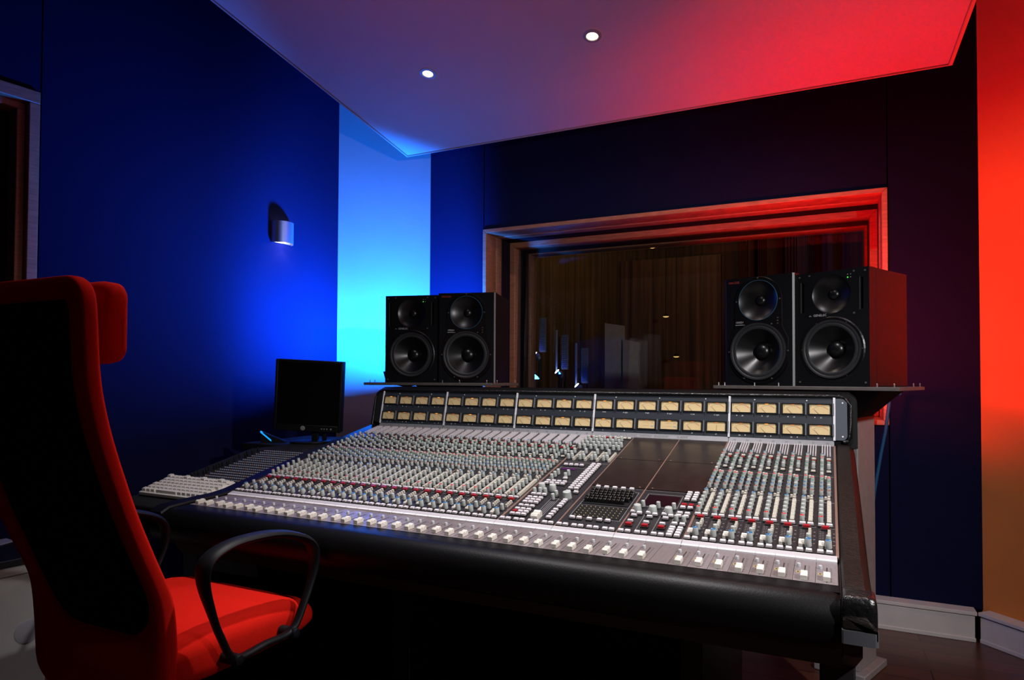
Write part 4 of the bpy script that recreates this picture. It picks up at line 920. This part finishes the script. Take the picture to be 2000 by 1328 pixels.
shR, d_, n_, off_ = shelf('speaker shelf on a grey column at the right, holding the red lit speaker', [(1.354, 0.245), (1.944, 0.072), (2.048, 0.40), (1.97, 0.50), (1.50, 0.62)], 1.1215, 0.012,
      [(1.372, 0.262), (1.395, 0.252), (1.503, 0.218), (1.585, 0.195), (1.885, 0.115), (1.932, 0.098), (2.005, 0.31), (2.03, 0.37)], (1.844, 0.558), (0.36, 0.93, 0), 0.185, 1.02)
b = MB(); o_ = -off_
tp = [(1.60, 0.36), (1.90, 0.20), (1.985, 0.40), (1.72, 0.52)]; bt = [(1.80, 0.53), (1.852, 0.54), (1.90, 0.70), (1.80, 0.70)]
b.loft([[Vector((x, y, 1.1062)) + o_ for x, y in tp], [Vector((x, y, 1.1090)) + o_ for x, y in tp]])
b.loft([[Vector((x, y, 1.000)) + o_ for x, y in bt], [Vector((x, y, 1.1062)) + o_ for x, y in tp]])
b.build('bracket', BLACKM, shR)
shL, d_, n_, off_ = shelf('speaker shelf at the left, in front of the cyan wall corner', [(-0.191, 0.141), (0.440, 0.205), (0.478, 0.40), (0.30, 0.58), (-0.14, 0.48)], 1.1225, 0.012,
      [(-0.165, 0.155), (-0.140, 0.158), (0.205, 0.188), (0.288, 0.196), (0.412, 0.215), (0.447, 0.245), (0.470, 0.38)], (0.02, 0.62), (0.36, 0.93, 0), 0.185, 1.02)
b = MB(); o_ = -off_
tp = [(-0.05, 0.36), (0.25, 0.40), (0.22, 0.54), (-0.05, 0.46)]; bt = [(-0.03, 0.62), (0.04, 0.62), (0.08, 0.75), (-0.02, 0.75)]
b.loft([[Vector((x, y, 1.1062)) + o_ for x, y in tp], [Vector((x, y, 1.1100)) + o_ for x, y in tp]])
b.loft([[Vector((x, y, 1.000)) + o_ for x, y in bt], [Vector((x, y, 1.1062)) + o_ for x, y in tp]])
b.build('bracket', BLACKM, shL)
# blue cable behind the stand
b = MB()
pts = [Vector((1.995, 1.10, 1.10)), Vector((1.985, 1.10, 1.01)), Vector((1.975, 1.105, 0.92)), Vector((1.958, 1.11, 0.825)), Vector((1.938, 1.11, 0.70)), Vector((1.921, 1.11, 0.581)), Vector((1.90, 1.12, 0.40)), Vector((1.86, 1.12, 0.15)), Vector((1.80, 1.10, 0.012)), Vector((1.60, 1.00, 0.008))]
b.tube([Vector((2.0, 0.75, 1.09)), Vector((2.005, 0.95, 1.13))] + pts, 0.007, 8)
tag(b.build('cable', mat('blue_cable', (0.012, 0.10, 0.22), 0.45), smooth=60), 'blue cable hanging from the right shelf down the dark wall', 'cable')

# ------------------------------------------------------------------ monitor, keyboard
mroot = thing('computer_monitor', 'black square computer monitor switched off on the rear left deck', 'monitor', (-0.385, 0.005, 0.846), math.radians(25.6))
b = MB(); b.loft([[Vector((x, y, z)) for x, y in rrect(-0.085, 0.085, -0.065, 0.085, 0.06, 6)] for z in (0, 0.010)]); b.build('base', PLASTIC, mroot, bevel=0.004, smooth=40)
b = MB(); b.fbox(lambda x, y, z: Vector((x, y+z*0.1, z)), (0.000, 0.020, 0.010), (0.030, 0.045, 0.16)); b.fbox(lambda x, y, z: Vector((x, y+z*0.1, z)), (0.048, 0.020, 0.010), (0.066, 0.045, 0.16))
b.fbox(lambda x, y, z: Vector((x, y+z*0.1, z)), (-0.02, 0.015, 0.10), (0.09, 0.05, 0.22)); b.build('neck', PLASTIC, mroot, bevel=0.004)
RM = Matrix.Rotation(math.radians(2.6), 3, 'Y') @ Matrix.Rotation(math.radians(3), 3, 'X')
MFx = lambda x, z, h: RM @ Vector((x, -h, z-0.2)) + Vector((-0.008, 0.0, 0.2))
b = MB(); Wm, z0, z1 = 0.152, 0.052, 0.376
b.fbox(lambda x, y, z: MFx(x, y, z), (-Wm, z0, -0.045), (Wm, z1, 0.0), 0)
for (a0, a1, c0, c1) in ((-Wm, -Wm+0.012, z0, z1), (Wm-0.012, Wm, z0, z1), (-Wm+0.012, Wm-0.012, z1-0.014, z1), (-Wm+0.012, Wm-0.012, z0, z0+0.030)): b.fbox(MFx, (a0, c0, 0), (a1, c1, 0.010))
hs = b.build('housing', PLASTIC, mroot, bevel=0.003)
b = MB(); b.fbox(MFx, (-Wm+0.012, z0+0.030, 0.001), (Wm-0.012, z1-0.014, 0.003)); b.build('screen', mat('black_screen', (0.002, 0.002, 0.002), 0.35, spec=0.2), mroot)
b = MB(); b.lathe([(0.0105, 0.010), (0.0100, 0.0125), (0.007, 0.013)], lambda x, y, z: MFx(-0.018+x, z0+0.015+y, z), 20, 0, cap1=True); b.lathe([(0.0060, 0.0131), (0.0052, 0.0134)], lambda x, y, z: MFx(-0.018+x, z0+0.015+y, z), 16, 1)
b.build('badge', [mat('badge_silver', (0.42, 0.42, 0.40), 0.4, metal=0.4), INK], mroot, label='round silver badge')
for i, x in enumerate((0.068, 0.080, 0.092, 0.110)):
    b = MB(); b.lathe([(0.0030 if i < 3 else 0.0042, 0.010), (0.0026 if i < 3 else 0.0038, 0.0118)], lambda a, q, h: MFx(x+a, z0+0.015+q, h), 10, 0, cap1=True); b.build('button', mat('monitor_button', (0.24, 0.24, 0.24), 0.4), mroot)
dv = thing('glint_block', 'low black device added to carry a slanted cyan glint, left of the monitor base', 'block', (-0.545, -0.02, 0.846))  # added body for a reflected cyan glint
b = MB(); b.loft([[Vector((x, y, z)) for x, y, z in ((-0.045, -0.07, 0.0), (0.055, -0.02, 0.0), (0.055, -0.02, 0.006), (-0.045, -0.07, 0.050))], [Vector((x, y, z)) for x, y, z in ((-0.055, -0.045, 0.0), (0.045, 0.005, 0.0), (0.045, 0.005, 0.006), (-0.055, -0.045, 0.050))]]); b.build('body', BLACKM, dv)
b = MB(); b.loft([[Vector((x, y, z)) for x, y, z in ((-0.0445, -0.0715, 0.0535), (-0.0445, -0.0715, 0.0465), (-0.047, -0.063, 0.0465), (-0.047, -0.063, 0.0535))], [Vector((x, y, z)) for x, y, z in ((0.0, -0.0500, 0.0130), (0.0, -0.0500, 0.0060), (-0.003, -0.041, 0.0060), (-0.003, -0.041, 0.0130))]]); b.build('cyan_glint', mat('glint_glow', (0.02, 0.3, 0.6), 0.4, emit=(0.01, 0.38, 1.0), estr=0.95), dv, label='cyan glint painted as a glowing strip')  # emission stands in for light reflected off an edge

kb = thing('computer_keyboard', 'white computer keyboard on the left end of the console', 'keyboard', (-0.245, -0.740, 0.7535))
KR = frame((0, 0, 0.006), (1, 0, 0), (0, 0.906, 0.26), (0, -0.26, 0.906))
b = MB(); b.fbox(KR, (-0.158, -0.068, -0.004), (0.158, 0.068, 0.008)); b.fbox(KR, (-0.155, 0.045, 0.008), (0.155, 0.066, 0.012)); b.build('case', KBW, kb, bevel=0.003)
KRot = Matrix(((1, 0, 0), (0, 0.9612, -0.2758), (0, 0.2758, 0.9612))).to_euler()
def keym(wd): 
    mb = MB(); mb.fbox(lambda x, y, z: Vector((x, y, z)), (-wd/2, -0.0088, 0), (wd/2, 0.0088, 0.009), 0, taper=0.0018); return mb.mesh('key', [KBW])
k1, k2, k3 = keym(0.0190), keym(0.030), keym(0.100)
for j in range(6):
    y = 0.052 - j*0.0205
    if j == 5:
        for x in (-0.143, -0.120, -0.097): inst(k1, 'key', kb, KR(x, y, 0.008), KRot)
        inst(k3, 'key', kb, KR(-0.030, y, 0.008), KRot)
        for x in (0.035, 0.058, 0.081, 0.104, 0.127): inst(k1, 'key', kb, KR(x, y, 0.008), KRot)
    else:
        for i in range(14): inst(k1, 'key', kb, KR(-0.1435+i*0.0213 + (0.004*(j % 3)), y, 0.008 + (0.004 if (j == 0 and i % 4 == 0) else 0)), KRot)

# ------------------------------------------------------------------ office chair
ch = thing('office_chair', 'red upholstered office chair with black mesh back, seen from behind', 'chair', (0.3116, -1.1916, 0.0688))
ch.scale = (0.94, 0.94, 0.94)
CO = Vector((0.22, -1.12, 0.0))
PRO = [(0.36, -1.303), (0.481, -1.307), (0.558, -1.311), (0.638, -1.318), (0.674, -1.326), (0.725, -1.351), (0.791, -1.380), (0.867, -1.412), (0.944, -1.439), (1.018, -1.464), (1.08, -1.480), (1.141, -1.492), (1.231, -1.497), (1.30, -1.502), (1.36, -1.506)]
def PY(z):
    for (z0, y0), (z1, y1) in zip(PRO, PRO[1:]):
        if z <= z1: t = (z-z0)/(z1-z0); return y0 + (y1-y0)*t
    return PRO[-1][1]
def PYs(z): return (PY(z-0.03) + PY(z) + PY(z+0.03))/3
XL, XR = -0.022, 0.460
def dense(pts, n=160):
    L = [0.0]; P = pts + [pts[0]]
    for a, b_ in zip(P, P[1:]): L.append(L[-1] + math.hypot(b_[0]-a[0], b_[1]-a[1]))
    out = []; j = 0
    for k in range(n):
        s = L[-1]*k/n
        while L[j+1] < s: j += 1
        t = (s-L[j])/max(1e-9, L[j+1]-L[j]); out.append((P[j][0]+(P[j+1][0]-P[j][0])*t, P[j][1]+(P[j+1][1]-P[j][1])*t))
    return out
def polar_match(o, n=180, c=(0.219, 0.93)):       # resample a loop at even angles round a centre
    res = []
    for k in range(n):
        a = 2*PI*k/n; d = (math.cos(a), math.sin(a)*1.9); best = None
        for i in range(len(o)):
            (xa, za), (xb, zb) = o[i], o[(i+1) % len(o)]; ex, ez = xb-xa, zb-za; dt = d[0]*ez - d[1]*ex
            if abs(dt) < 1e-12: continue
            t = ((xa-c[0])*ez - (za-c[1])*ex)/dt; u = ((xa-c[0])*d[1] - (za-c[1])*d[0])/dt
            if t > 0 and -1e-6 <= u <= 1+1e-6 and (best is None or t < best): best = t
        res.append((c[0]+d[0]*best, c[1]+d[1]*best))
    return res
outer = polar_match(rrect(XL, XR, 0.40, 1.343, [0.06, 0.06, 0.05, 0.05], 10)); inner = polar_match(rrect(0.020, 0.418, 0.565, 1.298, [0.13, 0.10, 0.022, 0.022], 10))
def SP(x, z, t): return Vector((x, PYs(z) - 0.036 + t*0.68, z)) - CO     # t from rear (0) to front (0.052)
b = MB(); rings = []
for (xo, zo), (xi, zi) in zip(outer, inner):
    m = lambda f, t: SP(xo+(xi-xo)*f, zo+(zi-zo)*f, t)
    rings.append([m(0.06, 0.004), m(0.0, 0.014), m(0.0, 0.040), m(0.06, 0.050), m(0.5, 0.053), m(0.94, 0.050), m(1.0, 0.040), m(1.0, 0.012), m(0.94, 0.003), m(0.5, 0.0)])
b.loft(rings, closed=True, cap=False); b.build('backrest_frame', REDFAB, ch, smooth=70)
b = MB(); cen = (0.219, 0.93); rr_ = []
for f in (1.02, 0.8, 0.6, 0.4, 0.2, 0.02): rr_.append([SP(cen[0]+(x-cen[0])*f, cen[1]+(z-cen[1])*f, 0.026) for x, z in inner])
b.loft(rr_, cap=True); b.build('backrest_mesh', MESHB, ch, smooth=80)
b = MB(); 
hp = rrect(1.172, 1.345, 0, 0.058, 0.024, 5)
rings = []
for x, k in ((0.062, 0.55), (0.067, 0.85), (0.082, 1.0), (0.23, 1.0), (0.378, 1.0), (0.402, 0.93), (0.412, 0.78), (0.415, 0.5)):
    rings.append([Vector((x, -1.462 + 0.029 + (q-0.029)*k + 0.0 - (0.02 if False else 0), 1.2585 + (z-1.2585)*(0.35+0.65*k))) - CO + Vector((0, 0.0, 0)) for z, q in hp])
b.loft(rings); b.build('headrest', REDFAB, ch, smooth=60)
# seat
b = MB(); sec = []
for y, zt, zb, k in ((-1.335, 0.535, 0.47, 0.90), (-1.31, 0.556, 0.452, 0.97), (-1.22, 0.562, 0.448, 1), (-1.08, 0.560, 0.448, 1), (-0.98, 0.556, 0.45, 1), (-0.925, 0.545, 0.455, 0.985), (-0.895, 0.522, 0.465, 0.95), (-0.886, 0.500, 0.48, 0.90)):
    x0, x1 = 0.219-0.252*k, 0.219+0.252*k; h = zt-zb; r = min(0.04, h*0.45)
    sec.append([Vector((x, y, z)) - CO for x, z in rrect(x0, x1, zb, zt, r, 5)])
b.loft(sec); st = b.build('seat', REDFAB, ch, smooth=60)
b = MB(); b.loft([[Vector((x, y, z)) - CO for x, y in rrect(0.08, 0.36, -1.30, -1.0, 0.04)] for z in (0.41, 0.452)]); b.build('seat_plate', PLASTIC, ch)
# looped arms
def arm(sx):
    X = 0.219 + sx*0.292
    loop = [(-1.205, 0.500), (-1.245, 0.560), (-1.272, 0.625), (-1.293, 0.690), (-1.292, 0.730), (-1.268, 0.752), (-1.215, 0.765), (-1.140, 0.765), (-1.080, 0.758), (-1.035, 0.746), (-0.990, 0.728), (-0.960, 0.704), (-0.948, 0.670), (-0.956, 0.620), (-0.985, 0.560), (-1.028, 0.503), (-1.115, 0.500)]
    P = [Vector((X, y, z)) - CO for y, z in loop]
    n = len(P); sm = []
    for i in range(n):
        p0, p1, p2, p3 = P[i-1], P[i], P[(i+1) % n], P[(i+2) % n]
        for t in (0, 0.25, 0.5, 0.75):
            sm.append(0.5*((2*p1) + (p2-p0)*t + (2*p0-5*p1+4*p2-p3)*t*t + (3*p1-p0-3*p2+p3)*t**3))
    b = MB(); rings = []
    N = len(sm)
    for i, p in enumerate(sm):
        t = (sm[(i+1) % N] - sm[i-1]).normalized(); x = Vector((1, 0, 0)); y = x.cross(t).normalized()
        z = p.z; wd = 0.012 + 0.012*max(0, min(1, (z-0.60)/0.13)); th = 0.0075 + 0.0025*max(0, min(1, (z-0.62)/0.1))
        rings.append([p + x*wd*math.cos(a)*(1.0) + y*th*math.sin(a) for a in [2*PI*k/12 for k in range(12)]])
    b.loft(rings, closed=True, cap=False); a_ = b.build('armrest', PLASTIC, ch, smooth=60)
    for y in (-1.205, -1.026):
        b = MB(); b.lathe([(0.0135, -0.035), (0.0135, 0.012), (0.011, 0.017), (0.004, 0.019)], lambda p, q, h: Vector((X + sx*h, y+p, 0.497+q)) - CO, 16, 0, cap1=True); b.build('bolt', PLASTIC, a_, smooth=40)
arm(1); arm(-1)
b = MB(); b.lathe([(0.028, 0.03), (0.028, 0.26), (0.020, 0.262), (0.020, 0.412)], lambda x, y, z: Vector((x, y, z)), 16, 0, cap0=True, cap1=True); b.build('column', PLASTIC, ch, smooth=40)
for k in range(5):
    a = 2*PI*k/5 + 0.4; d = Vector((math.cos(a), math.sin(a), 0)); n = Vector((-d.y, d.x, 0))
    b = MB(); b.loft([[d*r + n*(s*w_) + Vector((0, 0, z)) for s, z in ((-1, z0), (1, z0), (1, z1), (-1, z1))] for r, w_, z0, z1 in ((0.0, 0.028, 0.012, 0.052), (0.30, 0.018, -0.008, 0.012))]); lg = b.build('base_leg', PLASTIC, ch, bevel=0.004)
    b = MB(); b.lathe([(0.020, -0.022), (0.0275, -0.018), (0.0275, 0.018), (0.020, 0.022)], lambda x, y, z: d*0.285 + n*z + Vector((0, 0, -0.0445)) + d*x + Vector((0, 0, y)), 16, 0, cap0=True, cap1=True)
    b.box((d.x*0.285-0.007, d.y*0.285-0.007, -0.033), (d.x*0.285+0.007, d.y*0.285+0.007, -0.003)); b.build('caster', BLACK, lg, smooth=40)

# ------------------------------------------------------------------ wall sconce, downlights
SRoot = thing('wall_lamp', 'half round metal wall lamp shining down the blue wall', 'wall lamp', tuple(LF(0.418, 1.886, 0)), math.atan2(LN.y, LN.x) - PI/2*0)
b = MB()      # local frame: x out of the wall, y along, z up
def half(r0, r1, z0, z1, n=20):
    rings = []
    for k in range(n+1):
        a = -PI/2 + PI*k/n; c, s = math.cos(a), math.sin(a)
        rings.append([Vector((r1*c*1.0+0.002, r1*s, z0)), Vector((r1*c+0.002, r1*s, z1)), Vector((r0*c+0.002, r0*s, z1)), Vector((r0*c+0.002, r0*s, z0))])
    return rings
b.loft(half(0.0635, 0.066, 0.0, 0.118)); b.build('shade', mat('lamp_metal', (0.32, 0.34, 0.37), 0.38, metal=0.85), SRoot, smooth=40)
b = MB(); b.loft([[Vector((x, y, z)) for x in (0.0005, 0.006) for y, z in [(0, 0)]][:0] + [Vector((x, y, z)) for y, z in rrect(-0.062, 0.062, 0.004, 0.112, 0.004)] for x in (0.0005, 0.005)]); b.build('back_plate', mat('lamp_metal_dark', (0.2, 0.2, 0.21), 0.4, metal=0.6), SRoot)
b = MB(); b.lathe([(0.020, 0.010), (0.020, 0.060), (0.012, 0.072)], lambda x, y, z: Vector((0.030+x, y, z)), 16, 0, cap0=True, cap1=True); b.build('bulb', mat('lamp_glow', (1, 0.9, 0.85), 0.5, emit=(1.0, 0.80, 0.92), estr=30), SRoot, smooth=40)
pl = spot('wall_lamp_beam', tuple(SRoot.matrix_world @ Vector((0, 0, 0)) + LF(0.418, 1.890, 0.045)), tuple(LF(0.418, 1.0, -0.05)), 1.1, (1.0, 0.72, 0.85), 100, 0.4, 0.02)
def downlight(lx, ly, label):
    t = math.atan(0.198)
    r = thing('downlight', label, 'downlight', (lx, ly, CZ(ly)-0.0005), 0, 'downlights in the canopy ceiling')
    r.rotation_euler = (-t, 0, 0)
    b = MB(); b.lathe([(0.040, 0.0), (0.0395, -0.003), (0.027, -0.0045), (0.025, -0.002)], lambda x, y, z: Vector((x, y, z)), 32, 0); b.build('trim_ring', mat('downlight_ring', (0.35, 0.33, 0.33), 0.45, metal=0.3), r, smooth=40)
    b = MB(); b.lathe([(0.0255, -0.0022), (0.024, -0.0028), (0.021, -0.0012)], lambda x, y, z: Vector((x, y, z)), 24, 0); b.build('reflector', mat('reflector_glow', (0.9, 0.7, 0.4), 0.3, emit=(1.0, 0.72, 0.36), estr=1.6), r, smooth=40)
    b = MB(); b.lathe([(0.0, -0.004), (0.010, -0.0038), (0.0205, -0.0016)], lambda x, y, z: Vector((x, y+0.002, z)), 24, 0); b.build('bulb', mat('bulb_glow', (1, 0.95, 0.9), 0.3, emit=(1.0, 0.88, 0.78), estr=16), r, smooth=40)
downlight(0.012, 0.350, 'small round downlight in the canopy, the left one near the blue corner')
downlight(0.841, 0.352, 'small round downlight in the canopy, the right one nearer the red glow')

# ------------------------------------------------------------------ low cabinet at the left edge
CF = frame(LF(1.70, 0, 0.006), LD, (0, 0, 1), LN)      # along the wall towards the camera, up, out
cb = thing('low_cabinet', 'low white cabinet with a black top at the left edge behind the chair', 'cabinet', tuple(CF(0, 0, 0)))
co = Vector(CF(0, 0, 0)); CFL = lambda u, v, h: CF(u, v, h) - co
b = MB(); b.fbox(CFL, (0, 0.0, 0), (1.3, 0.485, 0.375)); b.build('body', CABWHITE, cb, bevel=0.004)
b = MB(); b.fbox(CFL, (-0.01, 0.486, -0.004), (1.31, 0.512, 0.380)); b.build('top', BLACK, cb, bevel=0.003)
b = MB(); b.fbox(CFL, (0.002, 0.455, 0.375), (1.298, 0.457, 0.3765)); b.build('panel_line', mat('cabinet_groove', (0.2, 0.2, 0.19), 0.6), cb)
b = MB(); b.lathe([(0.040, 0.375), (0.040, 0.377), (0.037, 0.378)], lambda x, y, z: CFL(0.06+x, 0.25+y, z), 28, 0, cap1=True); b.build('grommet', mat('grey_grommet', (0.36, 0.36, 0.40), 0.5), cb, label='round grey cable cover', smooth=40)

# ------------------------------------------------------------------ unseen stand and bowl behind the left speakers, shaped to cut the blue beam
fl = thing('flood_cutoff', 'unseen stand of the blue flood behind the left speakers, its bowl shaped to cut the beam', 'beam cutoff', (-0.38, 0.76, 0))
b = MB(); b.lathe([(0.14, 0), (0.14, 0.012), (0.014, 0.02), (0.010, 0.03), (0.010, 1.10)], lambda x, y, z: Vector((x, y, z)), 20, 0, cap0=True, cap1=True); b.build('stand', BLACK, fl, smooth=40)
b = MB(); b.lathe([(0.010, 1.098), (0.11, 1.118), (0.128, 1.178), (0.130, 1.178), (0.113, 1.114), (0.010, 1.092)], lambda x, y, z: Vector((x, y, z)), 32, 0); b.build('cutoff_tray', BLACKM, fl, smooth=40)  # rim height set to cut off the lower part of the blue beam

b = MB(); b.loft([[Vector((x, y, z)) for x, y in ((-1.135, -0.835), (-1.07, -0.845), (-1.05, -0.90), (-1.14, -0.90))] for z in (0.5122, 0.5152)])
tag(b.build('card', mat('pale_card', (0.45, 0.45, 0.47), 0.6)), 'small pale card lying on the black top of the low cabinet', 'card')
